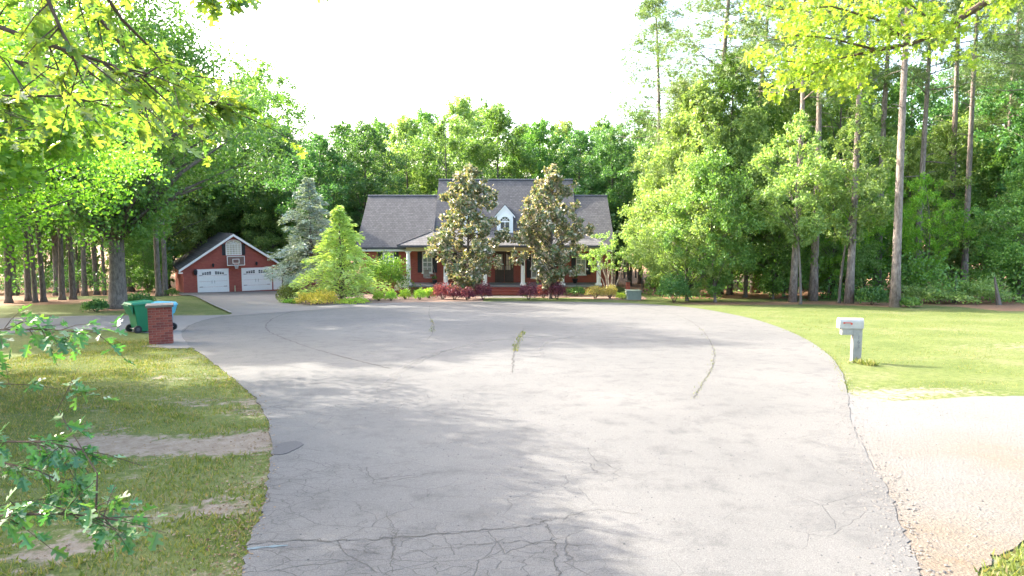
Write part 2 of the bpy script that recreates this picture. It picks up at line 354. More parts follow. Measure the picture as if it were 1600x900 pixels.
def lobed(fold=.22):
    v = []; f = []
    for sgn in (1, -1):
        o = len(v); v += [(sgn * x, y, fold * x - .12 * y * y) for x, y in _half]; f.append(tuple(range(o, o + len(_half)))[::sgn])
    return v, f
LOBED = lobed()
def unit(n, r): 
    v = r.normal(size=(n, 3)); return v / np.linalg.norm(v, axis=1, keepdims=True)

# ------------------------------------------------------------------ tree builders (each returns trunk mesh builder, crown mesh)
def crown_leaves(name, mat, centres, radii, per, leaf, r, tmpl=KITE, flat=.62, up=.55):
    C = []; 
    for c, rad in zip(centres, radii):
        n = int(per * (rad / np.mean(radii)) ** 2)
        d = unit(n, r) * (r.random((n, 1)) ** .45) * rad; d[:, 2] *= flat
        # small sub-sprays give uneven clumps
        nk = max(3, n // 42); k = d[r.integers(0, n, nk)]; d = k[r.integers(0, nk, n)] + r.normal(size=(n, 3)) * rad * .135
        C.append(np.asarray(c) + d)
    C = np.concatenate(C); n = len(C)
    N = unit(n, r) * .8; N[:, 2] += up
    T = unit(n, r); T[:, 2] -= .35
    return inst_mesh(name, mat, *tmpl, C, T, N, leaf * r.uniform(.6, 1.25, n))

def decid(name, seed, H, base, Rad, nc, per, leaf, mat, bark='bark', trunk_r=.22, peak=.38, tmpl=KITE, lean=0., wob=.35, pw=.62, cl=1.0):
    r = np.random.default_rng(seed); tb = MB()
    nz = 9; ph = r.random(4) * 6.28
    def axis(z): 
        t = z / H; return np.array([wob * math.sin(2.2 * t + ph[0]) * t + lean * t * t * H * .3, wob * math.sin(2.7 * t + ph[1]) * t, z])
    pts = [axis(H * .93 * i / nz) for i in range(nz + 1)]
    rr = [trunk_r * (1.45 if i == 0 else 1) * (1 - .9 * i / nz) + .012 for i in range(nz + 1)]
    pts.insert(1, axis(H * .02)); rr.insert(1, trunk_r * 1.1)
    tb.tube(pts, rr, 9)
    cs = []; rs = []
    for i in range(nc):
        t = (i + r.random()) / nc; z = H * (base + (1 - base) * t)
        prof = (t / peak) ** .6 if t < peak else ((1 - t) / (1 - peak)) ** pw
        prof = max(.12, prof) * (1 if t < .97 else .6)
        a = i * 2.39996 + r.normal() * .5; d = Rad * prof * (r.uniform(.35, 1.08) if i % 3 else r.uniform(.8, 1.2))
        ax = axis(min(z, H * .93)); c = ax + np.array([math.cos(a) * d, math.sin(a) * d, 0]); c[2] = z + r.normal() * .02 * H
        cs.append(c); rs.append(cl * Rad * r.uniform(.20, .38) * (.75 + .35 * prof))
        if i % 2 == 0 or d > Rad * .6:
            z0 = max(H * base * .8, z - d * r.uniform(.5, .9)); p0 = axis(min(z0, H * .9)); mid = (p0 + c) / 2; mid[2] += d * .08
            r0 = max(.018, trunk_r * .42 * (1 - z0 / H)); tb.tube([p0, mid, c], [r0, r0 * .6, .012], 5)
    return tb, crown_leaves(name, M[mat], cs, rs, per, leaf, r, tmpl), bark

def pine(name, seed, H, base, Rad, nb, trunk_r=.25, mat='needle', tuftsz=.34, wob=.45, dead=11, per=(9, 16)):
    r = np.random.default_rng(seed); tb = MB(); ph = r.random(2) * 6.28
    def axis(z):
        t = z / H; return np.array([wob * math.sin(2 * t + ph[0]) * t, wob * math.sin(2.5 * t + ph[1]) * t, z])
    n = 12; tb.tube([axis(H * i / n) for i in range(n + 1)], [trunk_r * (1.3 if i == 0 else 1) * (1 - .85 * i / n) + .01 for i in range(n + 1)], 9)
    C = []
    for i in range(nb):
        t = (i + r.random()) / nb; z = H * (base + (1 - base) * t * .98); L = Rad * (1 - t) ** .55 * r.uniform(.6, 1.1) + .35
        if t < .15: L *= .75
        a = i * 2.4 + r.normal() * .4; p0 = axis(z); dr = np.array([math.cos(a), math.sin(a), r.uniform(-.05, .35)])
        p1 = p0 + dr * L * .55; p2 = p0 + dr * L + np.array([0, 0, .12 * L]); r0 = max(.015, trunk_r * .22 * (1 - t * .7))
        tb.tube([p0, p1, p2], [r0, r0 * .65, .008], 5)
        for k in range(int(r.integers(*per))):
            s = r.uniform(.35, 1.05); q = p0 + dr * L * s + np.array([0, 0, .12 * L * s * s]) + r.normal(size=3) * np.array([.22, .22, .10]) * L * .9
            m = 9; C.append(q + r.normal(size=(m, 3)) * .22)
    for i in range(dead):
        z = H * r.uniform(base * .6, base); a = r.random() * 6.28; p0 = axis(z); L = r.uniform(.6, 1.8); dr = np.array([math.cos(a), math.sin(a), r.uniform(-.25, .3)])
        tb.tube([p0, p0 + dr * L * .6 + np.array([0, 0, .05]), p0 + dr * L], [.03, .02, .006], 4)
    C = np.concatenate(C); n = len(C); T = unit(n, r); T[:, 2] += .5
    return tb, inst_mesh(name, M[mat], *TUFT, C, T, unit(n, r), tuftsz * r.uniform(.7, 1.2, n)), 'pinebark'

def conifer(name, seed, H, Rad, nb, mat, spray, droop=.12, trunk_r=.13, up=.25, per=60, power=.85, base=.03, tmpl=FROND, lump=.25):
    r = np.random.default_rng(seed); tb = MB(); tb.tube([(0, 0, 0), (0.03, 0, H * .5), (0, 0, H * .99)], [trunk_r, trunk_r * .6, .012], 8)
    C = []; T = []
    for i in range(nb):
        t = (i + r.random()) / nb; z = H * (base + (1 - base) * t); a = i * 2.39996 + r.normal() * .25
        L = (Rad * (1 - t) ** power + .12) * r.uniform(1 - lump * 1.3, 1 + lump)
        dr = np.array([math.cos(a), math.sin(a), up]); p0 = np.array([0, 0, z]); r0 = .012 + .02 * (1 - t)
        f = lambda s: p0 + dr * L * s - np.array([0, 0, droop * L * s * s * 1.6])
        tb.tube([f(0), f(.5), f(1)], [r0, r0 * .6, .005], 4)
        m = int(per * (.25 + L / Rad)); s = r.random(m) ** .6; q = np.array([f(x) for x in s]); side = np.array([-math.sin(a), math.cos(a), 0])
        w = (r.normal(size=m) * .20 * L * (1.15 - s))[:, None]; C.append(q + side * w + r.normal(size=(m, 3)) * np.array([.05, .05, .07]) * (.4 + L * .5))
        tt = np.tile(dr, (m, 1)) + side * np.sign(w) * .6 + r.normal(size=(m, 3)) * .35; tt[:, 2] -= droop * 2.2 * s; T.append(tt)
    C = np.concatenate(C); T = np.concatenate(T); n = len(C); N = r.normal(size=(n, 3)) * .5; N[:, 2] += 1
    return tb, inst_mesh(name, M[mat], *tmpl, C, T, N, spray * r.uniform(.6, 1.3, n)), 'bark'

PROTO = {}
def proto(key, built):
    tb, me, bark = built
    o = tb.build(key + '_trunk_src', M[bark], smooth=True); tm = o.data; tm.name = key + '_trunk'; bpy.data.objects.remove(o)
    PROTO[key] = (tm, me)
def tree(key, name, label, cat, x, y, sc=1.0, sr=None, rz=0.0, group=None, tilt=(0, 0), z=None, crown='crown'):
    tm, me = PROTO[key]; e = thing(name, label, cat, (x, y, (gz(x, y) if z is None else z) - .03), 0, group)
    e.rotation_euler = (tilt[0], tilt[1], rz); sr = sc if sr is None else sr; e.scale = (sr, sr, sc)
    obj('trunk', tm, e); obj(crown, me, e); return e

def shrub_mesh(name, seed, mat, w, h, n, leaf, bumpy=.16, flatb=.12, tmpl=KITE):
    r = np.random.default_rng(seed); d = unit(n, r); d[:, 2] = np.abs(d[:, 2]) * 1.0 + r.uniform(-.35, .05, n)
    rad = 1 - .5 * r.random(n) ** 2.2
    b = 1 + bumpy * np.sin(d[:, 0] * 5 + seed) * np.cos(d[:, 1] * 6 + seed * 2) + bumpy * .7 * np.sin(d[:, 2] * 7 + d[:, 0] * 4) + r.normal(size=n) * .03
    C = d * (rad * b)[:, None] * np.array([w / 2, w / 2, h * .62]); C[:, 2] += h * .40; C[:, 2] = np.maximum(C[:, 2], .03)
    N = d + r.normal(size=(n, 3)) * .5; T = d * .7 + r.normal(size=(n, 3)) * .6; T[:, 2] += .4
    return inst_mesh(name, M[mat], *tmpl, C, T, N, leaf * r.uniform(.6, 1.3, n))
def shrub(name, label, px, pyb, wpx, hpx, mat, leaf=.09, n=1500, seed=1, group=None, Y=None, bumpy=.16, cat='shrub', tmpl=KITE):
    p = P(px, pyb) if Y is None else onground(px, Y)
    s = F / (p.y * CP + (CAMZ - p.z) * SP); w = wpx / s; h = hpx / s
    e = thing(name, label, cat, (p.x, p.y, gz(p.x, p.y) - .01), 0, group)
    st = MB(); r = random.Random(seed)
    for i in range(6):
        a = i * 1.05; st.tube([(0.03 * math.cos(a), .03 * math.sin(a), 0), (w * .22 * math.cos(a), w * .22 * math.sin(a), h * .5), (w * .36 * math.cos(a), w * .36 * math.sin(a), h * .72)], [.02, .013, .005], 5)
    st.build('stems', M['twig'], e); obj('foliage', shrub_mesh(name + '_leaves', seed, mat, w, h, n, leaf, bumpy, tmpl=tmpl), e); return e

# ------------------------------------------------------------------ the setting: ground sheet
def spaced(a, b, s): return list(np.arange(a, b, s))
gx = np.array(spaced(-400, -60, 20) + spaced(-60, -16, 2) + spaced(-16, 13, .25) + spaced(13, 60, 2) + spaced(60, 401, 20))
gy = np.array(spaced(-200, -20, 20) + spaced(-20, 4, 2) + spaced(4, 24, .25) + spaced(24, 84, 1) + spaced(84, 120, 4) + spaced(120, 701, 20))
GX, GY = np.meshgrid(gx, gy); GZ = np.vectorize(gz)(GX, GY)
def blob(x, y, px, py, rx, ry):
    c = P(px, py); return np.exp(-(((x - c.x) / rx) ** 2 + ((y - c.y) / ry) ** 2))
def bare_at(x, y):
    b = .12 + .0 * ((x < 0) & (y < 11))
    b += .62 * blob(x, y, 270, 690, 1.5, .55) + .5 * blob(x, y, 150, 700, 1.0, .5) + .5 * blob(x, y, 390, 690, .7, 1.0) + .42 * blob(x, y, 330, 628, .9, .5) + .34 * blob(x, y, 290, 590, .8, .6)
    b += .10 * blob(x, y, 250, 780, 1.6, .9) + .4 * blob(x, y, 330, 890, .9, .5) + .42 * blob(x, y, 60, 850, .8, .4) + .3 * blob(x, y, 400, 760, .35, 1.2) + .35 * blob(x, y, 405, 640, .5, .8) + .2 * blob(x, y, 120, 640, 1.5, .5)
    b += .5 * blob(x, y, 1370, 625, 1.1, .8) + .45 * blob(x, y, 1450, 612, 1.6, .5) + .3 * blob(x, y, 1580, 540, 2.0, .9) + .16 * blob(x, y, 1450, 520, 4, 1.2) + .25 * blob(x, y, 1600, 870, .6, .4)
    return b + (1.0 * (fbm(x * 1.3, y * 1.9) - .5) * ((x < 3) & (y < 18)) + .1 * (fbm(x * .4, y * .4) - .5))
def straw_at(x, y):
    s = .0 * x
    for px, py, rx, ry in ((1130, 474, 3.5, 1.6), (1200, 474, 3, 1.7), (1280, 473, 3, 1.9), (1350, 475, 3, 2), (1400, 478, 2, 1.2), (60, 470, 6, 2.2), (0, 474, 6, 2.4), (150, 452, 6, 3), (260, 452, 4, 2), (178, 484, 1.8, 1.0)):
        s = np.maximum(s, .95 * blob(x, y, px, py, rx, ry))
    s = np.maximum(s, ((y > 44) & (x > 10)) * .9); s = np.maximum(s, ((y > 74)) * .9); s = np.maximum(s, ((y > 40) & (x < -31)) * .8)
    s = np.maximum(s, ((y > 33) & (x > 24)) * .7)
    return s
ny, nx = GX.shape
gm = bpy.data.meshes.new('ground'); vs = np.stack([GX, GY, GZ], -1).reshape(-1, 3)
idx = np.arange(nx * ny).reshape(ny, nx); fs = np.stack([idx[:-1, :-1], idx[:-1, 1:], idx[1:, 1:], idx[1:, :-1]], -1).reshape(-1, 4)
gm.from_pydata(vs.tolist(), [], fs.tolist()); gm.materials.append(M['ground'])
for nm, fn in (('bare', bare_at), ('straw', straw_at)):
    at_ = gm.attributes.new(nm, 'FLOAT', 'POINT'); at_.data.foreach_set('value', fn(vs[:, 0], vs[:, 1]).astype(np.float32))
tag(obj('ground', gm), kind='structure')

def sheet(name, pts, mat, lift, parent=None):
    """a flat paved sheet lying on the sloping ground, with a shallow edge"""
    me = bpy.data.meshes.new(name); bm = bmesh.new()
    vsb = [bm.verts.new((p[0], p[1], gz(p[0], p[1]) + lift)) for p in pts]; lo = [bm.verts.new((p[0], p[1], gz(p[0], p[1]) - .05)) for p in pts]
    es = [bm.edges.new((vsb[i], vsb[(i + 1) % len(vsb)])) for i in range(len(vsb))]
    bmesh.ops.triangle_fill(bm, use_beauty=True, edges=es)
    for i in range(len(vsb)): bm.faces.new((vsb[i], lo[i], lo[(i + 1) % len(vsb)], vsb[(i + 1) % len(vsb)]))
    bmesh.ops.recalc_face_normals(bm, faces=bm.faces); bm.to_mesh(me); bm.free(); me.materials.append(mat)
    return obj(name, me, parent)
def curve_pts(ctrl, per=8, jit=0.0, seed=0):
    r = random.Random(seed); c = [Vector((p[0], p[1])) for p in ctrl]; out = []
    for i in range(len(c) - 1):
        p0, p1, p2, p3 = c[max(i - 1, 0)], c[i], c[i + 1], c[min(i + 2, len(c) - 1)]
        for k in range(per):
            t = k / per; q = .5 * ((2 * p1) + (-p0 + p2) * t + (2 * p0 - 5 * p1 + 4 * p2 - p3) * t * t + (-p0 + 3 * p1 - 3 * p2 + p3) * t ** 3)
            out.append((q.x + r.uniform(-jit, jit), q.y + r.uniform(-jit, jit)))
    out.append(tuple(c[-1])); return out
G = lambda l: [(P(*q).x, P(*q).y) for q in l]
road_left = curve_pts(G([(370, 960), (380, 890), (398, 830), (413, 780), (421, 735), (424, 700), (416, 655), (404, 630), (384, 608), (350, 580), (318, 556), (296, 541), (286, 528), (285, 516), (300, 507), (325, 499), (370, 490.5)]), 8, .03, 1)
road_far = curve_pts(G([(370, 490.5), (420, 484), (480, 479), (560, 475), (660, 472.5), (790, 471.4), (900, 472), (960, 473.2), (1020, 476), (1080, 481), (1130, 489), (1180, 500), (1230, 517), (1270, 537), (1300, 560)]), 6)
road_right = curve_pts(G([(1300, 560), (1316, 585), (1324, 615), (1328, 650), (1342, 690), (1372, 745), (1398, 790), (1413, 835), (1430, 880), (1445, 960)]), 8, .025, 2)
road_pts = road_left + road_far[1:] + road_right[1:] + [(2.8, 0), (2.9, -40), (-2.6, -40), (-2.3, 0)]
road = tag(sheet('road', road_pts, M['asphalt'], .02), kind='structure')

def ribbon(name, pts, w, mat, lift, parent, jit=0, seed=0):
    r = random.Random(seed); mb = MB(); n = len(pts); L = []; Rr = []
    for i, p in enumerate(pts):
        d = Vector(pts[min(i + 1, n - 1)]) - Vector(pts[max(i - 1, 0)]); d = Vector((d[0], d[1])).normalized(); nn = Vector((-d.y, d.x)); ww = w * (r.uniform(.35, 1.4) if jit else 1) / 2
        if jit and i in (0, n - 1): ww *= .2
        L.append((p[0] + nn.x * ww, p[1] + nn.y * ww)); Rr.append((p[0] - nn.x * ww, p[1] - nn.y * ww))
    vv = [(a[0], a[1], gz(*a[:2]) + lift) for a in L] + [(a[0], a[1], gz(*a[:2]) + lift) for a in Rr]
    mb.add(vv, [(i, i + 1, n + i + 1, n + i) for i in range(n - 1)]); return mb.build(name, mat, parent)
seams = [[(530, 478), (470, 485), (432, 496), (416, 508), (418, 517), (440, 528), (500, 549), (560, 565), (610, 577)], [(1000, 480), (1060, 494), (1095, 515), (1114, 545), (1112, 575), (1098, 600), (1084, 625)],
         [(286, 520), (300, 508), (330, 499), (375, 491.5), (430, 485.5), (500, 480)], [(672, 477), (670, 492), (676, 505), (676, 520), (668, 532)], [(819, 513), (812, 528), (805, 545), (802, 562), (801, 585)],
         [(640, 532), (720, 533), (800, 531), (900, 530), (940, 531)], [(360, 862), (420, 850), (520, 848), (640, 842), (740, 833), (830, 824), (870, 812)], [(830, 812), (850, 818), (862, 840), (868, 870), (875, 905)],
         [(500, 846), (580, 868), (690, 862), (800, 850), (930, 856)], [(870, 815), (930, 800), (1000, 806)], [(600, 800), (615, 840), (612, 900)]]
for i, s in enumerate(seams):
    w = (.045, .03, .03, .03, .04, .018, .012, .010, .007, .006, .006)[i]
    ribbon('crack', curve_pts(G(s), 12, .03 if i not in (2,) else .01, i), w, M['crack'], .0245, road, 1, i)
for i, s in enumerate([[(590, 615), (640, 575), (700, 548), (770, 532), (850, 524)], [(610, 590), (660, 560), (730, 541), (800, 530), (870, 526)], [(850, 560), (846, 545), (860, 533), (900, 527)]]):
    ribbon('tyre_mark', curve_pts(G(s), 8), .16, M['scuff'], .0235 + .0008 * i, road, 1, i + 5)
pc = P(448, 702); sheet('patch', [(pc.x + .17 * math.cos(t) * (1 + .2 * math.sin(3 * t)), pc.y + .34 * math.sin(t)) for t in np.linspace(0, 6.28, 14)[:-1]], M['patch'], .027, road)
ribbon('chalk_line', curve_pts(G([(385, 862), (410, 859), (450, 856)]), 5), .05, M['blue'], .0245, road, 1, 3)

drive = tag(sheet('driveway', G([(-300, 505), (0, 497.5), (133, 493.5), (277, 493.2), (330, 493), (365, 491.6), (325, 499.5), (300, 507), (286, 516), (287, 528), (300, 544), (262, 545), (236, 538), (236, 521), (197, 518), (110, 514), (0, 522), (-300, 560)]), M['drive'], .012), kind='structure')
A_, B_ = G([(360, 492)])[0], None
# concrete drive up to the garage: cross sections from the road edge to the doors
gl = [(352, 493.5), (357, 491), (350, 486), (335, 480), (322, 473), (306, 465)]
garY = 64.0
conc = MB(); secs = []
Lp = G([(340, 495.5), (362, 491), (352, 485), (336, 478), (318, 469)]); Rp = G([(660, 473.2), (560, 474.8), (470, 476), (438, 472), (436, 462)])
Lp += [(-31.2, 63.2)]; Rp += [(-20.8, 67.5)]
Lp = curve_pts(Lp, 5); Rp = curve_pts(Rp, 5)
for a, b in zip(Lp, Rp):
    for k in range(9):
        t = k / 8; x = a[0] + (b[0] - a[0]) * t; y = a[1] + (b[1] - a[1]) * t; secs.append((x, y, gz(x, y) + .029 + (.03 if y > 50 else 0)))
conc.add(secs, [(i * 9 + k, i * 9 + k + 1, (i + 1) * 9 + k + 1, (i + 1) * 9 + k) for i in range(len(Lp) - 1) for k in range(8)])
cd = tag(conc.build('concrete_driveway', M['concrete']), kind='structure')
ribbon('edge_shadow', [(x - .06, y) for x, y in Lp[6:]], .12, M['trimdark'], .065, cd)  # dark strip painted in for the shadow line of the grass step
tag(sheet('gravel_drive', curve_pts(G([(1322, 612), (1345, 622), (1380, 628), (1440, 626), (1520, 621), (1620, 620), (1800, 622)]), 6, .04, 3) + [(19, 7.5), (10, 5.2)] + curve_pts(G([(1620, 838), (1570, 862), (1535, 890), (1500, 960)]), 5, .04, 4) + [(3.1, 3.6)] + [(x - .02, y) for x, y in road_right[::-1][0:len(road_right) - 14]], M['gravel'], .012), kind='structure')
walk = tag(sheet('walkway', [(-1.95, 47.6), (-2.1, 46.0), (-2.6, 45.2), (1.6, 45.2), (.9, 46.0), (.75, 47.6)], M['concrete'], .03), kind='structure')
tag(sheet('planting_bed', G([(470, 476.5), (560, 474.3), (660, 472.4), (755, 471)]) + [(-2.1, 49.3), (-8.0, 49.3), (-12.5, 51.4), (-16.5, 54), (-17.4, 50)], M['mulch'], .02), kind='structure')
tag(sheet('planting_bed', [(1.0, 46.1), (1.1, 49.3), (3.5, 49.3), (5.2, 46.6), (2.6, 45.2)], M['mulch'], .02), kind='structure')
tag(sheet('planting_bed', G([(890, 466), (1000, 470), (1012, 467), (1000, 461), (890, 459)]), M['mulch'], .02), kind='structure')

# ------------------------------------------------------------------ the house
HY = 52.0; hg = gz(-.55, 49.5); FL = hg + .68
HO = Vector((-.55, HY, hg))
house = thing('house', 'red brick house with grey gabled roof, three dormers and a white-columned front porch', 'house', HO)
def hb(name, mat, *boxes, parent=house, bevel=0):
    m = MB()
    for b in boxes: m.box(*b)
    return m.build(name, mat, parent, HO, bevel)
EZ = 0.72                       # eave height
XL, XR = -11.55, 7.55; ML, MR = -6.1, 5.05
hb('foundation', M['brick'], (XL + .02, HY + .02, hg - .6, XR - .02, HY + 9.0, FL - .02))
hb('wall', M['brick'], (XL, HY, FL - .02, XR, HY + 9.02, EZ + .1))
# gable ends
wing_r = (HY + 4.5, 4.72); main_r = (HY + 5.5, 6.08)
for x0, x1 in ((XL, XL + .2), (XR - .2, XR)): m = MB(); m.prism([(HY + .05, EZ + .1), (HY + 8.95, EZ + .1), (wing_r[0], wing_r[1] - .25)], 'x', x0, x1); m.build('gable', M['brick'], house, HO)
for x0, x1 in ((ML + .1, ML + .3), (MR - .3, MR - .1)): m = MB(); m.prism([(HY + .7, EZ + .15), (HY + 10.4, EZ + .1), (main_r[0], main_r[1] - .3)], 'x', x0, x1); m.build('gable', M['brick'], house, HO)
def roof(name, x0, x1, ye, ze, yr, zr, yb):
    m = MB(); m.slab([(x0, ye, ze), (x1, ye, ze), (x1, yr, zr), (x0, yr, zr)], .16); m.slab([(x0, yr, zr), (x1, yr, zr), (x1, yb, ze), (x0, yb, ze)], .16)
    o = m.build(name, M['shingle'], house, HO)
    r = MB(); r.tube([(x0 - .02, yr, zr), (x1 + .02, yr, zr)], .085, 8); r.build('ridge_cap', M['trimdark'], o, HO); return o
roof('wing_roof', XL - .25, ML + .05, HY - .45, EZ - .02, *wing_r, HY + 9.45)
roof('wing_roof', MR - .05, XR + .25, HY - .45, EZ - .02, *wing_r, HY + 9.45)
roof('main_roof', ML, MR, HY + .35, 6.08 - 5.15, *main_r, HY + 11)
hb('gutter', M['trimdark'], (XL - .25, HY - .57, EZ - .17, -7.6, HY - .46, EZ - .03)); hb('gutter', M['trimdark'], (6.6, HY - .57, EZ - .17, XR + .25, HY - .46, EZ - .03))
hb('fascia', M['white'], (XL - .2, HY - .45, EZ - .34, -7.6, HY - .04, EZ - .19)); hb('fascia', M['white'], (6.6, HY - .45, EZ - .34, XR + .2, HY - .04, EZ - .19))
m = MB(); m.tube([(-11.0, HY - .5, EZ - .15), (-11.0, HY - .12, EZ - .5), (-11.0, HY - .08, hg)], .05, 7); m.build('downspout', M['dark'], house, HO)
# porch
PX0, PX1, PY = -7.72, 6.5, 49.62
hb('porch_base', M['brick'], (PX0, PY, hg - .5, PX1, HY, FL - .13)); hb('porch_floor', M['porch'], (PX0 - .05, PY - .06, FL - .129, PX1 + .05, HY - .01, FL))
BZ0, BZ1 = .47, .87
hb('beam', M['cream'], (PX0 + .02, PY + .03, BZ0, PX1 - .02, PY + .27, BZ1)); hb('beam', M['cream'], (PX0 + .02, PY + .28, BZ0, PX0 + .27, HY - .02, BZ1)); hb('beam', M['cream'], (PX1 - .27, PY + .28, BZ0, PX1 - .02, HY - .02, BZ1))
hb('porch_ceiling', M['white'], (PX0 + .28, PY + .28, BZ1 - .12, PX1 - .28, HY - .02, BZ1 - .06))
m = MB(); e0, e1, ey, ez = PX0 - .55, PX1 + .4, PY - .42, .92; ty, tz = 53.25, 1.88
m.slab([(e0, ey, ez), (e1, ey, ez), (MR + .0, ty, tz), (ML - .0, ty, tz)], .08); m.slab([(e0, ey, ez), (ML, ty, tz), (ML, ty + .1, tz), (e0, HY + .3, ez)], .08); m.slab([(e1, ey, ez), (e1, HY + .3, ez), (MR, ty + .1, tz), (MR, ty, tz)], .08)
pr = m.build('porch_roof', M['shingle'], house, HO)
for xa, xb in ((e0, ML), (e1, MR)): m = MB(); m.tube([(xa, ey, ez + .02), (xb, ty, tz + .02)], .05, 6); m.build('hip_cap', M['shingle'], pr, HO)
hb('gutter', M['trimdark'], (e0, ey - .1, ez - .16, e1, ey - .005, ez - .02))
for cx in (-7.56, -4.84, -1.97, .80, 3.67, 6.34):
    m = MB(); m.lathe([(.155, FL + .11), (.16, FL + .9), (.15, FL + 1.6), (.128, BZ0 - .16), (.165, BZ0 - .13), (.165, BZ0 - .07)], 18, cx, PY + .15)
    c = m.build('column', M['white'], house, HO, smooth=False)
    hb('column_base', M['white'], (cx - .22, PY - .05, FL + .001, cx + .22, PY + .37, FL + .11), (cx - .18, PY - .03, FL + .111, cx + .18, PY + .33, FL + .17), parent=c); hb('capital', M['white'], (cx - .19, PY - .04, BZ0 - .07, cx + .19, PY + .34, BZ0 - .002), parent=c)
stp = hb('steps', M['brick'], *[(-1.75, PY - .36 * (k + 1), hg - .4, .58, PY - .36 * k - .002, FL - .17 * (k + 1) - .02) for k in range(3)])
for k in range(3): hb('tread', M['onebrick'], (-1.78, PY - .36 * (k + 1) - .03, FL - .17 * (k + 1) - .018, .61, PY - .36 * k - .004, FL - .17 * (k + 1) + .022), parent=stp)

def window(parent, org, x0, x1, z0, z1, y, cols=2, rows=2, glass='glass', fr=.07, frame='white', mun=.022, shutters=True, arch=0.0, sill=True):
    """a framed window in a wall facing -y; local y = wall face"""
    f = MB()
    f.box(x0, y - .06, z0, x0 + fr, y + .05, z1); f.box(x1 - fr, y - .06, z0, x1, y + .05, z1); f.box(x0 + fr, y - .058, z0, x1 - fr, y + .05, z0 + fr)
    if not arch: f.box(x0 + fr, y - .058, z1 - fr, x1 - fr, y + .05, z1)
    w = f.build('window', M[frame], parent, org)
    p = MB(); p.box(x0 + fr + .001, y - .012, z0 + fr + .001, x1 - fr - .001, y + .03, z1 - (fr if not arch else 0) - .001); p.build('pane', M[glass], w, org)
    g = MB(); gx0, gx1, gz0, gz1 = x0 + fr, x1 - fr, z0 + fr, z1 - (fr if not arch else 0)
    for c in range(1, cols): xc = gx0 + (gx1 - gx0) * c / cols; g.box(xc - mun, y - .035, gz0, xc + mun, y - .013, gz1)
    for rr in range(1, rows):
        zc = gz0 + (gz1 - gz0) * rr / rows; k = mun * (1.6 if rows % 2 == 0 and rr == rows // 2 else 1); g.box(gx0, y - .038, zc - k, gx1, y - .014, zc + k)
    g.build('muntin', M[frame], w, org)
    if sill: s = MB(); s.box(x0 - .05, y - .11, z0 - .07, x1 + .05, y - .002, z0 - .003); s.build('sill', M[frame], w, org)
    if arch:
        n = 12; xc = (x0 + x1) / 2; ro = (x1 - x0) / 2; ri = ro - fr
        pts = [(xc + ro * math.cos(math.pi * k / n), z1 + arch * math.sin(math.pi * k / n)) for k in range(n + 1)]; ai = arch * ri / ro
        pin = [(xc + ri * math.cos(math.pi * k / n), z1 + ai * math.sin(math.pi * k / n)) for k in range(n + 1)]
        a = MB()
        for k in range(n): a.prism([pts[k], pts[k + 1], pin[k + 1], pin[k]], 'y', y - .06, y + .05)
        a.build('arch_frame', M[frame], w, org)
        a = MB(); a.prism([(q[0] * .999 + xc * .001, q[1] + .001) for q in pin], 'y', y - .012, y + .03); a.build('arch_pane', M['darkglass' if glass != 'brightglass' else 'brightglass'], w, org)
        a = MB()
        for k in (3, 6, 9): a.tube([(xc, y - .025, z1), (pin[k][0], y - .025, pin[k][1])], mun, 4)
        a.tube([(xc + ri * .5 * math.cos(math.pi * k / n), y - .025, z1 + ai * .5 * math.sin(math.pi * k / n)) for k in range(n + 1)], mun, 4); a.box(gx0, y - .04, z1 - .03, gx1, y - .01, z1 + .03)
        a.build('arch_muntin', M[frame], w, org)
    if shutters:
        sw = shutters if isinstance(shutters, float) else .33
        for a0, a1 in ((x0 - .03 - sw, x0 - .03), (x1 + .03, x1 + .03 + sw)):
            s = MB(); s.box(a0, y - .05, z0, a1, y - .004, z1); so = s.build('shutter', M['dark'], parent, org)
            l = MB()
            for k in range(14):
                zz = z0 + .08 + (z1 - z0 - .16) * k / 14
                if abs(k - 6.5) > .6: l.box(a0 + .04, y - .066, zz, a1 - .04, y - .051, zz + (z1 - z0) * .04)
            l.build('louvre', M['dark'], so, org)['kind'] = 'stuff'
    return w
def wx(px): return at(px, 410, HY).x
def wz(py): return at(800, py, HY).z
window(house, HO, wx(598.6), wx(615.6), wz(420), wz(393.5), HY, 2, 4)
window(house, HO, wx(660), wx(675.5), wz(426), wz(393.5), HY, 2, 4)
window(house, HO, wx(715), wx(747), wz(434), wz(394), HY, 4, 4)
window(house, HO, wx(830), wx(862), wz(434), wz(394), HY, 4, 4)
window(house, HO, wx(900), wx(915.5), wz(429), wz(396), HY, 2, 4)
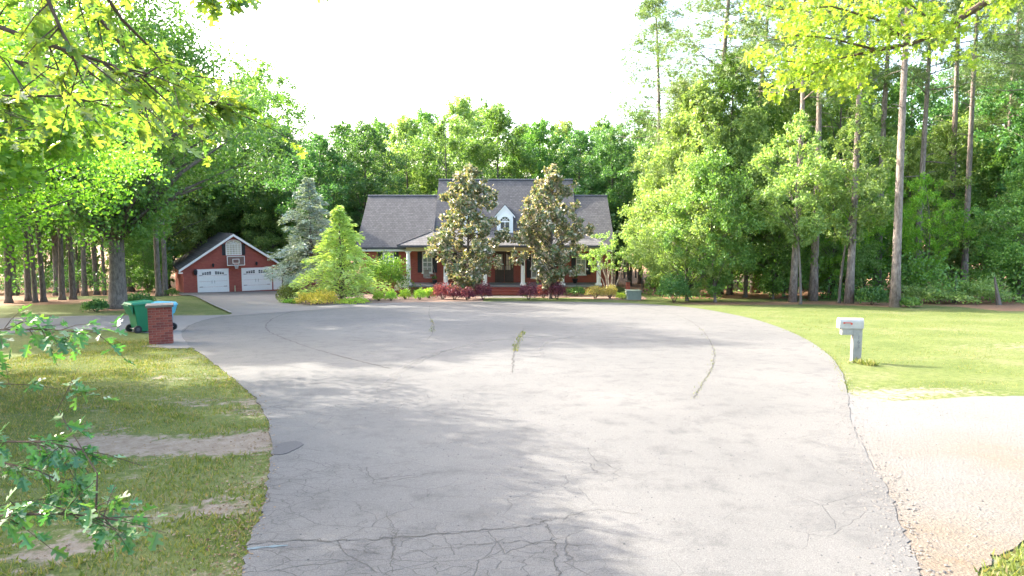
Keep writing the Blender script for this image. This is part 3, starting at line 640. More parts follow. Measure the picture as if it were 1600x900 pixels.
# front door
dx0, dx1 = wx(773.5), wx(802.5); dz1 = wz(392.5); dm = (dx0 + dx1) / 2
m = MB(); m.box(dx0, HY - .08, FL + .001, dx0 + .1, HY + .02, dz1); m.box(dx1 - .1, HY - .08, FL + .001, dx1, HY + .02, dz1); m.box(dx0 + .1, HY - .079, dz1 - .1, dx1 - .1, HY + .02, dz1); dfr = m.build('door_frame', M['woodbrown'], house, HO)
for x0, x1, sg in ((dx0 + .105, dm - .012, 1), (dm + .012, dx1 - .105, -1)):
    d = hb('door', M['woodbrown'], (x0, HY - .03, FL + .02, x1, HY + .02, dz1 - .105)); zb = FL + .95; zt = dz1 - .3; g0, g1 = x0 + .12, x1 - .12
    for c in range(2):
        for r_ in range(3):
            a0 = g0 + (g1 - g0) * c / 2 + .015; a1 = g0 + (g1 - g0) * (c + 1) / 2 - .015; b0 = zb + (zt - zb) * r_ / 3 + .015; b1 = zb + (zt - zb) * (r_ + 1) / 3 - .015
            m = MB(); top = [(a0, b1), (a1, b1)]
            if r_ == 2: top = [(a0, b1 + (.14 if (c == 1) == (sg == 1) else .0)), (a1, b1 + (.14 if (c == 0) == (sg == -1) else 0.0))]
            if r_ == 2 and sg == 1: top = [(a0, b1 - .10 + .12 * c), (a1, b1 + .02 + .10 * c)]
            if r_ == 2 and sg == -1: top = [(a0, b1 + .12 - .10 * c), (a1, b1 + .02 - .12 * c)]
            m.prism([(a0, b0), (a1, b0), top[1], top[0]], 'y', HY - .036, HY - .028); m.build('pane', M['doorglass'], d, HO)
    m = MB(); m.box(x0 + .13, HY - .045, FL + .2, x1 - .13, HY - .031, FL + .8); m.build('door_panel', M['woodbrown'], d, HO)
    xh = x1 - .07 if sg == 1 else x0 + .07; m = MB(); m.tube([(xh, HY - .07, FL + .95), (xh, HY - .09, FL + 1.1), (xh, HY - .07, FL + 1.25)], .016, 6); m.build('handle', M['metal'], d, HO)
# dormers
def dormer(pxc):
    xc = at(pxc, 350, 52.8).x; y0 = 52.78; hw = .62; z0 = 1.32; zw = 3.22; za = 3.92
    plane = lambda z: main_r[0] - (main_r[1] - z)
    m = MB(); m.prism([(xc - hw, z0 - .1), (xc + hw, z0 - .1), (xc + hw, zw), (xc, za - .06), (xc - hw, zw)], 'y', y0, y0 + .1); d = m.build('dormer', M['white'], house, HO)
    m = MB()
    for s in (-1, 1): m.prism([(y0 + .101, z0 - .1), (y0 + .101, zw - .02), (plane(zw) + .3, zw - .02)], 'x', xc + s * hw - .05 * (s > 0), xc + s * hw + .05 * (s < 0))
    m.build('cheek', M['white'], d, HO)
    m = MB(); o = .16
    for s in (-1, 1): m.slab([(xc, y0 - .1, za + .04), (xc + s * (hw + o), y0 - .1, zw - .14), (xc + s * (hw + o), plane(zw) + .3, zw - .14), (xc, plane(za) + .3, za + .04)][::s], .07)
    m.build('dormer_roof', M['shingle'], d, HO)
    m = MB()
    for s in (-1, 1): m.prism([(xc, za - .02), (xc + s * (hw + o), zw - .19), (xc + s * (hw + o), zw - .33), (xc, za - .2)][::s], 'y', y0 - .08, y0 - .003)
    m.build('rake_board', M['white'], d, HO)
    m = MB(); f = .06; x0, x1, b0, b1 = xc - .39, xc + .39, 1.42, 2.62
    m.box(x0, y0 - .05, b0, x0 + f, y0 - .002, b1); m.box(x1 - f, y0 - .05, b0, x1, y0 - .002, b1); m.box(x0 + f, y0 - .049, b0, x1 - f, y0 - .002, b0 + f); w = m.build('window_frame', M['white'], d, HO)
    m = MB(); m.box(x0 + f, y0 - .02, b0 + f, x1 - f, y0 - .003, b1); m.prism([(xc + .37 * math.cos(math.pi * k / 12), b1 + .38 * math.sin(math.pi * k / 12)) for k in range(13)], 'y', y0 - .02, y0 - .003); m.build('window_pane', M['darkglass'], d, HO)
    m = MB(); m.box(xc - .025, y0 - .045, b0 + f, xc + .025, y0 - .021, b1); m.box(x0 + f, y0 - .043, 2.0, x1 - f, y0 - .022, 2.06); m.box(x0 + f, y0 - .046, b1 - .05, x1 - f, y0 - .021, b1 + .04)
    for k in (3, 6, 9): m.tube([(xc, y0 - .03, b1), (xc + .37 * math.cos(math.pi * k / 12), y0 - .03, b1 + .38 * math.sin(math.pi * k / 12))], .016, 4)
    m.tube([(xc + .2 * math.cos(math.pi * k / 12), y0 - .03, b1 + .2 * math.sin(math.pi * k / 12)) for k in range(13)], .016, 4)
    m.tube([(xc + .39 * math.cos(math.pi * k / 12), y0 - .03, b1 + .40 * math.sin(math.pi * k / 12)) for k in range(13)], .035, 4); m.build('window_muntin', M['white'], d, HO)
for pxc in (789, 735, 843): dormer(pxc)
# porch things
sw = thing('porch_swing', 'grey slatted bench swing hung by chains on the porch', 'swing', (-6.15, 50.9, FL + .45), R(75))
m = MB(); [m.box(-.55, -.25 + .1 * k, 0, .55, -.18 + .1 * k, .03) for k in range(5)]; m.build('seat', M['swingwood'], sw)
m = MB(); [m.box(-.55 + .16 * k, .25, .05, -.45 + .16 * k, .28, .5) for k in range(7)]; m.box(-.56, .245, .5, .56, .285, .57); m.build('backrest', M['swingwood'], sw)
for s in (-1, 1):
    m = MB(); m.box(s * .55 - .03, -.25, .22, s * .55 + .03, .28, .26); m.box(s * .55 - .02, -.24, .03, s * .55 + .02, -.2, .22); m.build('armrest', M['swingwood'], sw)
    m = MB(); m.tube([(s * .55, -.22, .26), (s * .55, 0, 1.0), (s * .55, 0, BZ1 - .12 - FL - .45)], .012, 5); m.tube([(s * .55, .26, .5), (s * .55, 0, 1.0)], .012, 5); m.build('chain', M['metal'], sw)
def pot(x, y, label, mat='dark', s=1.0):
    e = thing('flower_pot', label, 'pot', (x, y, FL)); m = MB(); m.lathe([(.1 * s, 0), (.16 * s, .14 * s), (.18 * s, .26 * s), (.2 * s, .26 * s), (.2 * s, .3 * s), (.15 * s, .3 * s)], 14); m.build('body', M[mat], e)
    obj('foliage', shrub_mesh('pot_leaves', int(x * 10) % 50, 'leaf_dark', .4 * s, .35 * s, 120, .09), e).location = (0, 0, .28 * s)
pot(-5.75, 50.6, 'small dark flower pot on the porch floor beside the swing'); pot(-4.1, 51.2, 'round dark planter on the porch against the brick wall left of the door', s=1.2); pot(4.75, 51.3, 'dark planter on the porch between the two windows at the right end', s=1.1)
for x, lb in ((1.28, 'small black lantern fixed to the porch column right of the front steps'), (-5.3, 'small black lantern fixed to the second porch column from the left')):
    e = thing('lantern', lb, 'lantern', (x - .48 if x > 0 else -4.84, PY - .07, FL + 1.45 if x > 0 else FL + .95)); m = MB(); m.lathe([(.02, -.02), (.07, 0), (.085, .2), (.03, .28)], 6); m.build('body', M['dark'], e); m = MB(); m.box(-.02, 0, .05, .02, .08, .1); m.build('bracket', M['dark'], e)

# ------------------------------------------------------------------ the garage
def gar_solve(px, x0, y0, ux, uy):
    k = (px - 800) / F * 1.0    # x = k * depth ; depth along view ~ y*CP + dz*SP
    lo, hi = -2, 20
    for _ in range(50):
        mid = (lo + hi) / 2; X, Yy = x0 + ux * mid, y0 + uy * mid
        if X / (Yy * CP + 6.5 * SP) < k: lo = mid
        else: hi = mid
    return lo
th = R(30); ux, uy = math.cos(th), math.sin(th)
g0 = at(287.5, 459.3, 62.5); GZ0 = g0.z
ga = thing('garage', 'detached red brick two-door garage with dark gabled roof and white trim', 'garage', (g0.x, g0.y, GZ0), th)
T_ = lambda px: gar_solve(px, g0.x, g0.y, ux, uy)
WG = T_(444); AP = T_(367); EH = 2.5; RH = at(367.3, 365, g0.y + uy * AP).z - GZ0; DG = 10.0
WG = 2 * AP
m = MB(); m.prism([(0, -.5), (WG, -.5), (WG, EH), (AP, RH - .15), (0, EH)], 'y', 0, DG); m.build('wall', M['brick'], ga)
ov = .38; sl = (RH - EH) / AP
for s, xe in ((-1, -ov), (1, WG + ov)):
    m = MB(); q = [(AP, -ov, RH + .02), (xe, -ov, EH - sl * ov + .02), (xe, DG + ov, EH - sl * ov + .02), (AP, DG + ov, RH + .02)]; m.slab(q[::s], .12); rf = m.build('roof', M['shingle'], ga)
    m = MB(); m.prism([(AP, RH - .02), (xe, EH - sl * ov - .02), (xe, EH - sl * ov - .24), (AP, RH - .25)], 'y', -ov - .04, -ov - .005); m.build('rake_board', M['white'], ga)
    m = MB(); a, b = (xe - .02, xe + .34) if s < 0 else (xe - .34, xe + .02); m.box(a, -ov - .045, EH - sl * ov - .34, b, .0, EH - sl * ov - .241); m.build('eave_return', M['white'], ga)
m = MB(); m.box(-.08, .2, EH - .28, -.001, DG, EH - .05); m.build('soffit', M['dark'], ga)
def gdoor(x0, x1):
    h = 2.12; f = MB(); f.box(x0 - .1, -.05, .02, x0, .05, h + .1); f.box(x1, -.05, .02, x1 + .1, .05, h + .1); f.box(x0, -.049, h, x1, .05, h + .1); f.build('door_casing', M['white'], ga)
    d = MB(); ph = h / 4
    for k in range(4): d.box(x0, -.03, .02 + k * ph, x1, .04, .02 + (k + 1) * ph - .015)
    d = d.build('garage_door', M['white'], ga, bevel=.006); w = (x1 - x0)
    for half in (0, 1):
        xa = x0 + w * (.12 if half == 0 else .56); ww = w * .32
        for k in range(4):
            for r_ in range(2):
                t = (k if half == 0 else 3 - k); hh = .09 + (.05 + .028 * t if r_ else 0); z0 = h - .42 + r_ * .15
                p = MB(); p.box(xa + ww * k / 4 + .02, -.036, z0, xa + ww * (k + 1) / 4 - .02, -.028, z0 + (.12 if r_ == 0 else .05 + .028 * t)); p.build('pane', M['darkglass'], d)
        xs = x0 + .06 if half == 0 else x1 - .36
        for z in (.55, 1.62): q = MB(); q.box(xs, -.042, z, xs + .3, -.031, z + .035); q.build('strap_hinge', M['dark'], d)
        xh = (x0 + x1) / 2 + (-.12 if half == 0 else .12); q = MB(); q.tube([(xh, -.035, .85), (xh, -.07, .92), (xh, -.07, 1.08), (xh, -.035, 1.15)], .013, 5); q.build('handle', M['dark'], d)
    for xx in (.02, .5, .98): q = MB(); q.box(x0 + w * xx - .025, -.038, .04, x0 + w * xx + .025, -.031, h - .03); q.build('stile', M['white'], d)
gdoor(T_(311), T_(356.5)); gdoor(T_(380), T_(423.5))
x0, x1 = T_(428.5), WG - .12; m = MB(); m.box(x0, -.03, .03, x1, .04, 2.0); sdoor = m.build('side_door', M['white'], ga); m = MB(); m.box(x0 - .07, -.05, .03, x0, .05, 2.07); m.box(x1, -.05, .03, x1 + .07, .05, 2.07); m.box(x0, -.049, 2.0, x1, .05, 2.07); m.build('door_casing', M['white'], ga); m = MB(); m.tube([(x1 - .1, -.03, .95), (x1 - .1, -.08, .95)], .03, 8); m.build('handle', M['dark'], sdoor)
cx = T_(367.5); hw = (T_(380) - T_(355.5)) / 2
zb = (459.3 - 402) / F * 64.5; zt = zb + 1.05
window(ga, None, cx - hw, cx + hw, zb, zt, 0, 5, 5, 'brightglass', .07, 'white', .018, .3, .42, False)
def garage_light(x, z, lb, s=1.0):
    p = Vector((g0.x + ux * x, g0.y + uy * x, GZ0 + z)); e = thing('wall_lantern', lb, 'lantern', p, th); m = MB(); m.lathe([(.03 * s, -.16 * s), (.09 * s, -.1 * s), (.11 * s, .1 * s), (.04 * s, .2 * s)], 8, 0, -.16 * s); m.build('body', M['dark'], e); m = MB(); m.box(-.03, -.16 * s, .1 * s, .03, -.002, .14 * s); m.build('bracket', M['dark'], e)
garage_light(T_(306.5), 1.95, 'black lantern on the brick left of the first garage door', 1.6); garage_light(T_(334.5), 2.55, 'small black lamp centred above the left garage door'); garage_light(T_(402), 2.6, 'small black lamp centred above the right garage door')
# basketball hoop
bx = T_(369); bp = Vector((g0.x + ux * bx, g0.y + uy * bx, GZ0)); hoop = thing('basketball_hoop', 'basketball backboard with white border, orange rim and net above the garage doors', 'basketball hoop', bp, th)
bw = (T_(383) - T_(355.5)) / 2; b0 = (459.3 - 417.5) / F * 64; b1 = (459.3 - 402.5) / F * 64
m = MB(); m.box(-bw, -.62, b0, bw, -.59, b1); m.build('backboard', M['clear'], hoop)
m = MB()
for a in ((-bw, b0, bw, b0 + .06), (-bw, b1 - .06, bw, b1), (-bw, b0 + .061, -bw + .06, b1 - .061), (bw - .06, b0 + .061, bw, b1 - .061)): m.box(a[0], -.628, a[1], a[2], -.5895 + .001, a[3])
for a in ((-.3, b0 + .2, .3, b0 + .25), (-.3, b0 + .58, .3, b0 + .63), (-.3, b0 + .251, -.25, b0 + .579), (.25, b0 + .251, .3, b0 + .579)): m.box(a[0], -.627, a[1], a[2], -.6205, a[3])
m.build('border', M['white'], hoop)
m = MB(); m.tube([(.225 * math.cos(t), -.87 + .225 * math.sin(t), b0 + .15) for t in np.linspace(0, 6.283, 20)], .012, 5); m.box(-.06, -.66, b0 + .08, .06, -.6281, b0 + .17); m.build('rim', M['orange'], hoop)
m = MB()
for k in range(10):
    t = k * .628; m.tube([(.22 * math.cos(t), -.87 + .22 * math.sin(t), b0 + .14), (.15 * math.cos(t + .4), -.87 + .15 * math.sin(t + .4), b0 - .08), (.11 * math.cos(t), -.87 + .11 * math.sin(t), b0 - .28)], .009, 3)
    m.tube([(.22 * math.cos(t), -.87 + .22 * math.sin(t), b0 + .14), (.15 * math.cos(t - .4), -.87 + .15 * math.sin(t - .4), b0 - .08), (.11 * math.cos(t), -.87 + .11 * math.sin(t), b0 - .28)], .009, 3)
m.build('net', M['net'], hoop)
m = MB(); m.tube([(-.3, -.59, b0 + .3), (-.3, -.01, b0 + .05)], .02, 5); m.tube([(.3, -.59, b0 + .3), (.3, -.01, b0 + .05)], .02, 5); m.tube([(-.3, -.59, b0 + .75), (-.3, -.01, b0 + .75)], .02, 5); m.tube([(.3, -.59, b0 + .75), (.3, -.01, b0 + .75)], .02, 5); m.build('bracket', M['dark'], hoop)
tx = T_(367); tp = Vector((g0.x + ux * tx + .15 * uy, g0.y + uy * tx - .15 * ux, GZ0 + .02)); e = thing('pipe_stub', 'short pale standpipe at the foot of the brick pier between the garage doors', 'pipe', tp); m = MB(); m.tube([(0, 0, 0), (0, 0, .5)], .05, 8); m.build('pipe', M['cream'], e); m = MB(); m.tube([(0, 0, .5), (0, 0, .55)], .065, 8); m.build('cap', M['cream'], e)

# ------------------------------------------------------------------ brick pillar with cap, bins, mailbox
pp = P(252.5, 536.5); pil = thing('brick_pillar', 'square red brick mailbox pillar with grey stone cap beside the green bin', 'pillar', pp, R(26))
W_, D_, NC = .66, .56, 15; bh = .0665; gap = .0095
core = MB(); core.box(-W_ / 2 + .012, -D_ / 2 + .012, 0, W_ / 2 - .012, D_ / 2 - .012, NC * (bh + gap)); core.build('mortar_core', M['mortar'], pil)
def brickmesh(l, d):
    mb = MB(); mb.box(-l / 2, -d / 2, 0, l / 2, d / 2, bh); o = mb.build('brick', M['onebrick']); bm = bmesh.new(); bm.from_mesh(o.data); bmesh.ops.bevel(bm, geom=bm.edges, offset=.004, segments=1, affect='EDGES'); bm.to_mesh(o.data); bm.free(); me = o.data; bpy.data.objects.remove(o); return me
tones = []
for k, c in enumerate([(.20, .047, .034), (.155, .035, .027), (.24, .064, .043), (.13, .031, .026)]): tones.append(plain('brick_tone', c, .85, .25, 9))
_bm = {}
def brick(x, y, z, l, rot):
    key = (round(l, 3), random.choice((0, 0, 1, 2, 0, 3, 1)))
    if key not in _bm: me = brickmesh(l, .1); me.materials.clear(); me.materials.append(tones[key[1]]); _bm[key] = me
    b = obj('brick', _bm[key], pil); b.location = (x, y, z); b.rotation_euler = (0, 0, rot + random.uniform(-.008, .008))
for c in range(NC):
    z = .004 + c * (bh + gap); o = c % 2
    for side, (ln, off, rot) in enumerate(((W_, D_ / 2 - .05, 0), (W_, D_ / 2 - .05, math.pi), (D_ - .205, W_ / 2 - .05, math.pi / 2), (D_ - .205, W_ / 2 - .05, -math.pi / 2))):
        full = .215; a = -ln / 2; segs = []
        first = full if (o == 0 or side > 1) else full / 2
        while a < ln / 2 - .02:
            l = min(first if not segs else full, ln / 2 - a); segs.append((a, l)); a += l
        for a, l in segs:
            l2 = l - gap; 
            if l2 < .03: continue
            u = a + l / 2; v = -off + random.uniform(-.002, .002); cs, sn = math.cos(rot), math.sin(rot); brick(u * cs - v * sn, u * sn + v * cs, z, l2, rot)
ztop = NC * (bh + gap)
m = MB(); m.box(-W_ / 2 - .05, -D_ / 2 - .05, ztop, W_ / 2 + .05, D_ / 2 + .05, ztop + .075); m.build('cap', M['stone'], pil, bevel=.012)
m = MB(); m.box(-W_ / 2 + .02, -D_ / 2 + .02, ztop - .004, W_ / 2 - .02, D_ / 2 - .02, ztop - .0005); m.build('bed_joint', M['mortar'], pil)
c0 = P(254, 541); sheet('pad', [(c0.x - .55, c0.y - .15), (c0.x - .1, c0.y - .35), (c0.x + 1.0, c0.y - .6), (c0.x + .7, c0.y + .9), (c0.x - .4, c0.y + .9)], M['concrete'], .016, drive)

def cart(name, label, loc, rz, body, lid, sc=1.0):
    e = thing(name, label, 'bin', loc, rz); e.scale = (sc, sc, sc)
    def ring(w, d, z, dx=0): return [(-d / 2 + dx, -w / 2, z), (d / 2 + dx, -w / 2, z), (d / 2 + dx, w / 2, z), (-d / 2 + dx, w / 2, z)]
    m = MB(); r = [ring(.46, .46, .03, .03), ring(.50, .52, .35, .02), ring(.56, .64, .88, 0), ring(.60, .70, .96, -.02)]
    vs_ = sum(r, []); m.add(vs_, [(0, 3, 2, 1)] + [(k * 4 + i, k * 4 + (i + 1) % 4, k * 4 + 4 + (i + 1) % 4, k * 4 + 4 + i) for k in range(3) for i in range(4)] + [(12, 13, 14, 15)]); m.build('body', M[body], e, bevel=.02)
    m = MB(); a = [(-.42, -.31, .965), (.36, -.31, .965), (.36, .31, .965), (-.42, .31, .965)]; b = [(-.38, -.27, 1.03), (.30, -.25, 1.05), (.30, .25, 1.05), (-.38, .27, 1.03)]
    m.add(a + b, [(0, 3, 2, 1), (4, 5, 6, 7)] + [(i, (i + 1) % 4, 4 + (i + 1) % 4, 4 + i) for i in range(4)]); m.build('lid', M[lid], e, bevel=.015)
    m = MB(); m.tube([(-.36, -.24, .86), (-.47, -.22, .95), (-.47, .22, .95), (-.36, .24, .86)], .02, 7); m.build('handle', M[body], e)
    m = MB(); m.prism([(-.34, .62), (-.44, .90), (-.34, .94)], 'y', -.24, .24); m.build('handle_web', M[body], e)
    for s in (-1, 1):
        m = MB(); m.tube([(-.24, s * .25, .13), (-.24, s * .31, .13)], .13, 20); w = m.build('wheel', M['rubber'], e); m = MB(); m.tube([(-.24, s * .3105, .13), (-.24, s * .318, .13)], .06, 12); m.build('hub', M['trimdark'], w)
    m = MB(); m.tube([(-.24, -.25, .13), (-.24, .25, .13)], .018, 6); m.build('axle', M['metal'], e)
    return e
gp = P(217, 519.5); gp2 = Vector((gp.x, gp.y + .15, gz(gp.x, gp.y + .15) + .013)); cart('trash_cart', 'green wheeled rubbish bin standing beside the brick pillar', gp2, R(54), 'greenplastic', 'greenlid', 1.05)
bpn = P(247.5, 519); cart('recycling_cart', 'light blue wheeled bin mostly hidden behind the brick pillar', Vector((bpn.x, bpn.y + .3, gz(bpn.x, bpn.y + .3) + .013)), R(26 + 150), 'blueplastic', 'blueplastic', 1.0)

mp_ = P(1336, 566); mb_ = thing('mailbox', 'white mailbox on a broad L-shaped post on the sunny lawn', 'mailbox', mp_, R(-4)); pxm = 17.05 / F
m = MB(); m.box(-.1, -.075, -.2, .115, .075, .80); m.build('post', M['postwhite'], mb_, bevel=.006)
m = MB(); m.box(-.38, -.074, .70, -.101, .074, .86); m.box(-.1005, -.0745, .801, .115, .0745, .861); m.build('arm', M['postwhite'], mb_, bevel=.006)
m = MB(); n = 10; prof = [(-.10, .865), (.10, .865)] + [(.10 * math.cos(math.pi * k / n), 1.02 + .10 * math.sin(math.pi * k / n)) for k in range(n + 1)]; m.prism(prof, 'x', -.43, .13); bxo = m.build('box', M['boxwhite'], mb_)
m = MB(); m.prism([(a * 1.04, .86 + (b - .86) * 1.02 + .002) for a, b in prof], 'x', -.452, -.4305); dr_ = m.build('door', M['boxwhite'], bxo); m = MB(); m.tube([(-.455, 0, 1.06), (-.475, 0, 1.06)], .015, 8); m.build('knob', M['metal'], dr_)
m = MB(); m.tube([(-.17, -.1005, .985), (-.17, -.115, .985)], .024, 12); m.box(-.355, -.112, 1.0, -.18, -.106, 1.018); m.box(-.37, -.112, .985, -.33, -.1055, 1.025); m.build('flag', M['red'], bxo)
for k, ch in enumerate('163'):
    cu = bpy.data.curves.new('digit', 'FONT'); cu.body = ch; cu.size = .13; cu.extrude = .0015; cu.align_x = 'CENTER'; d = bpy.data.objects.new('digit', cu); COL.objects.link(d); d.parent = mb_; d.location = (.03, -.0775, .60 - k * .115); d.rotation_euler = (math.pi / 2, 0, 0); 
    dm_ = bpy.data.meshes.new_from_object(d.evaluated_get(bpy.context.evaluated_depsgraph_get())); bpy.data.objects.remove(d); dm_.materials.clear(); dm_.materials.append(M['digit'])
    d = obj('digit', dm_, mb_); d.location = (.03, -.0775, .60 - k * .115); d.rotation_euler = (math.pi / 2, 0, 0)

# utility box, brick post, fence
ub = P(989, 468.5); e = thing('utility_box', 'low grey-green utility box at the lawn edge right of the house', 'utility box', ub); m = MB(); m.prism([(-.42, 0), (.42, 0), (.42, .52), (-.42, .58)], 'x', -.45, .45); m.build('cabinet', M['boxgreen'], e, bevel=.02); m = MB(); m.box(-.47, -.45, .585, .47, .45, .62); m.build('lid', M['boxgreen'], e, bevel=.01); m = MB(); m.box(-.55, -.52, -.1, .55, .52, .03); m.build('pad', M['concrete'], e)
bp_ = onground(981, 49.0); e = thing('brick_post', 'short red brick lamp post base behind the utility box', 'post', bp_); m = MB(); m.box(-.13, -.13, -.1, .13, .13, .95); m.build('shaft', M['brick'], e); m = MB(); m.box(-.17, -.17, .951, .17, .17, 1.02); m.build('cap', M['stone'], e)
fo = onground(1003, 53); e = thing('iron_fence', 'dark metal picket fence with pale posts beyond the utility box', 'fence', fo)
for k in range(4): m = MB(); m.tube([(k * 1.25, 0, 0), (k * 1.25, 0, 1.15)], .035, 6); m.build('post', M['metal'], e)
for z in (.15, 1.0): m = MB(); m.box(0, -.012, z, 3.75, .012, z + .03); m.build('rail', M['dark'], e)
pk = MB(); pk.box(-.009, -.009, .05, .009, .009, 1.08); pk = pk.build('picket', M['dark'], e); pk.location = (.12, -.03, 0)
for k in range(1, 30): o = pk.copy(); COL.objects.link(o); o.parent = e; o.location = (.12 + k * .122, -.03, 0)

# ------------------------------------------------------------------ trees
proto('wood_a', decid('crown_a', 11, 19, .22, 4.6, 95, 330, .23, 'leaf', trunk_r=.24))
proto('wood_b', decid('crown_b', 12, 18, .30, 5.2, 100, 320, .23, 'leaf_dark', trunk_r=.26, peak=.5))
proto('wood_c', decid('crown_c', 13, 17, .18, 4.4, 95, 330, .22, 'leaf_light', trunk_r=.2, peak=.35))
proto('wood_d', decid('crown_d', 14, 20, .45, 4.2, 60, 260, .22, 'leaf', trunk_r=.2, peak=.5))
proto('under_a', decid('crown_u', 15, 11, .06, 4.0, 110, 330, .17, 'leaf_light', trunk_r=.13, peak=.33, wob=.7))
proto('under_b', decid('crown_v', 16, 9, .10, 3.2, 80, 280, .16, 'leaf', trunk_r=.10, peak=.4, wob=.8))
proto('under_c', decid('crown_w', 17, 10, .16, 3.2, 60, 240, .16, 'leaf_lime', trunk_r=.09, peak=.5, wob=.9))
proto('oak', decid('crown_oak', 18, 18, .24, 7.2, 150, 420, .19, 'leaf', trunk_r=.42, peak=.35, wob=.5))
proto('oak_near', decid('crown_oak_near', 23, 13, .33, 5.4, 130, 520, .14, 'leaf_lime', trunk_r=.26, peak=.36, wob=.5))
proto('shade', decid('crown_shade', 29, 8.2, .46, 2.7, 80, 420, .13, 'leaf_lime', trunk_r=.13, peak=.45, wob=.4))
proto('high_leafy', decid('crown_high', 33, 10.5, .34, 2.7, 55, 230, .16, 'leaf_light', trunk_r=.07, peak=.45, wob=.7))
proto('pine_a', pine('needles_a', 21, 27, .62, 3.9, 40, .23)); proto('pine_b', pine('needles_b', 22, 25, .50, 4.0, 46, .22, tuftsz=.34)); proto('pine_c', pine('needles_c', 24, 17, .30, 3.6, 44, .2, tuftsz=.34))
proto('slim', decid('crown_slim', 25, 15, .36, 3.6, 60, 300, .19, 'leaf', trunk_r=.17, peak=.5))
proto('magnolia_a', decid('crown_mag', 31, 8.3, .12, 2.38, 120, 140, .22, 'magnolia', trunk_r=.11, peak=.3, wob=.1, pw=.55, cl=.85)); proto('magnolia_b', decid('crown_mag2', 37, 8.4, .14, 2.38, 115, 140, .22, 'magnolia', trunk_r=.11, peak=.34, wob=.12, pw=.55, cl=.85))
proto('cedar', conifer('cedar_needles', 41, 9.4, 3.3, 110, 'cedar', .30, droop=.14, trunk_r=.16, up=.22, per=140, power=.85, lump=.4, base=.14)); proto('cypress', conifer('cypress_sprays', 42, 5.8, 2.75, 110, 'gold', .26, droop=.30, trunk_r=.10, up=.5, per=110, power=.95, lump=.34))

def tp(key, name, label, cat, px, Y, sc=1.0, sr=None, rz=None, group=None, tilt=(0, 0)):
    p = onground(px, Y); return tree(key, name, label, cat, p.x, p.y, sc, sr, random.random() * 6.28 if rz is None else rz, group, tilt)
GW = 'trees of the wood behind the house'
for px, Y, k, s, lb in ((505, 66, 'wood_b', .80, 'round-topped dark green tree behind the blue cedar'), (575, 68, 'wood_b', .86, 'dark broad tree rising behind the left roof wing'), (640, 74, 'wood_c', 1.02, 'pale green tree with a rounded top behind the left end of the main ridge'),
                        (700, 70, 'wood_d', .84, 'tree with a bare pale trunk just behind the main ridge'), (722, 80, 'wood_c', 1.22, 'tallest pale tree behind the left magnolia'), (775, 69, 'wood_a', .92, 'layered green tree behind the centre dormer'), (840, 72, 'wood_a', .88, 'dense green tree behind the right magnolia top'),
                        (905, 70, 'wood_b', .83, 'dark tree behind the right end of the main ridge'), (955, 66, 'wood_b', .80, 'dark tree rising behind the right roof wing'), (880, 82, 'wood_c', 1.08, 'pale yellow-green tree top above the right ridge end'), (1000, 72, 'wood_b', .95, 'dark tree at the gap between house and right-hand wood')):
    tp(k, 'forest_tree', lb, 'tree', px, Y, s, group=GW)
for i, (px, Y, k, s, w_) in enumerate(((540, 86, 'wood_a', 1.02, 'left end of the left roof wing'), (600, 92, 'wood_a', 1.08, 'middle of the left roof wing'), (670, 90, 'wood_a', 1.1, 'left end of the main ridge'), (760, 94, 'wood_d', 1.15, 'ridge right of the left magnolia'), (815, 92, 'wood_c', 1.12, 'ridge left of the right magnolia'), (940, 88, 'wood_a', 1.02, 'right roof wing'), (1000, 92, 'wood_c', 1.1, 'gap right of the right roof wing'), (480, 84, 'wood_b', .92, 'blue cedar'))):
    tp(k, 'forest_tree', 'rear-row tree top of the wood, far above the ' + w_, 'tree', px, Y, s, group='rear row of trees behind the house')
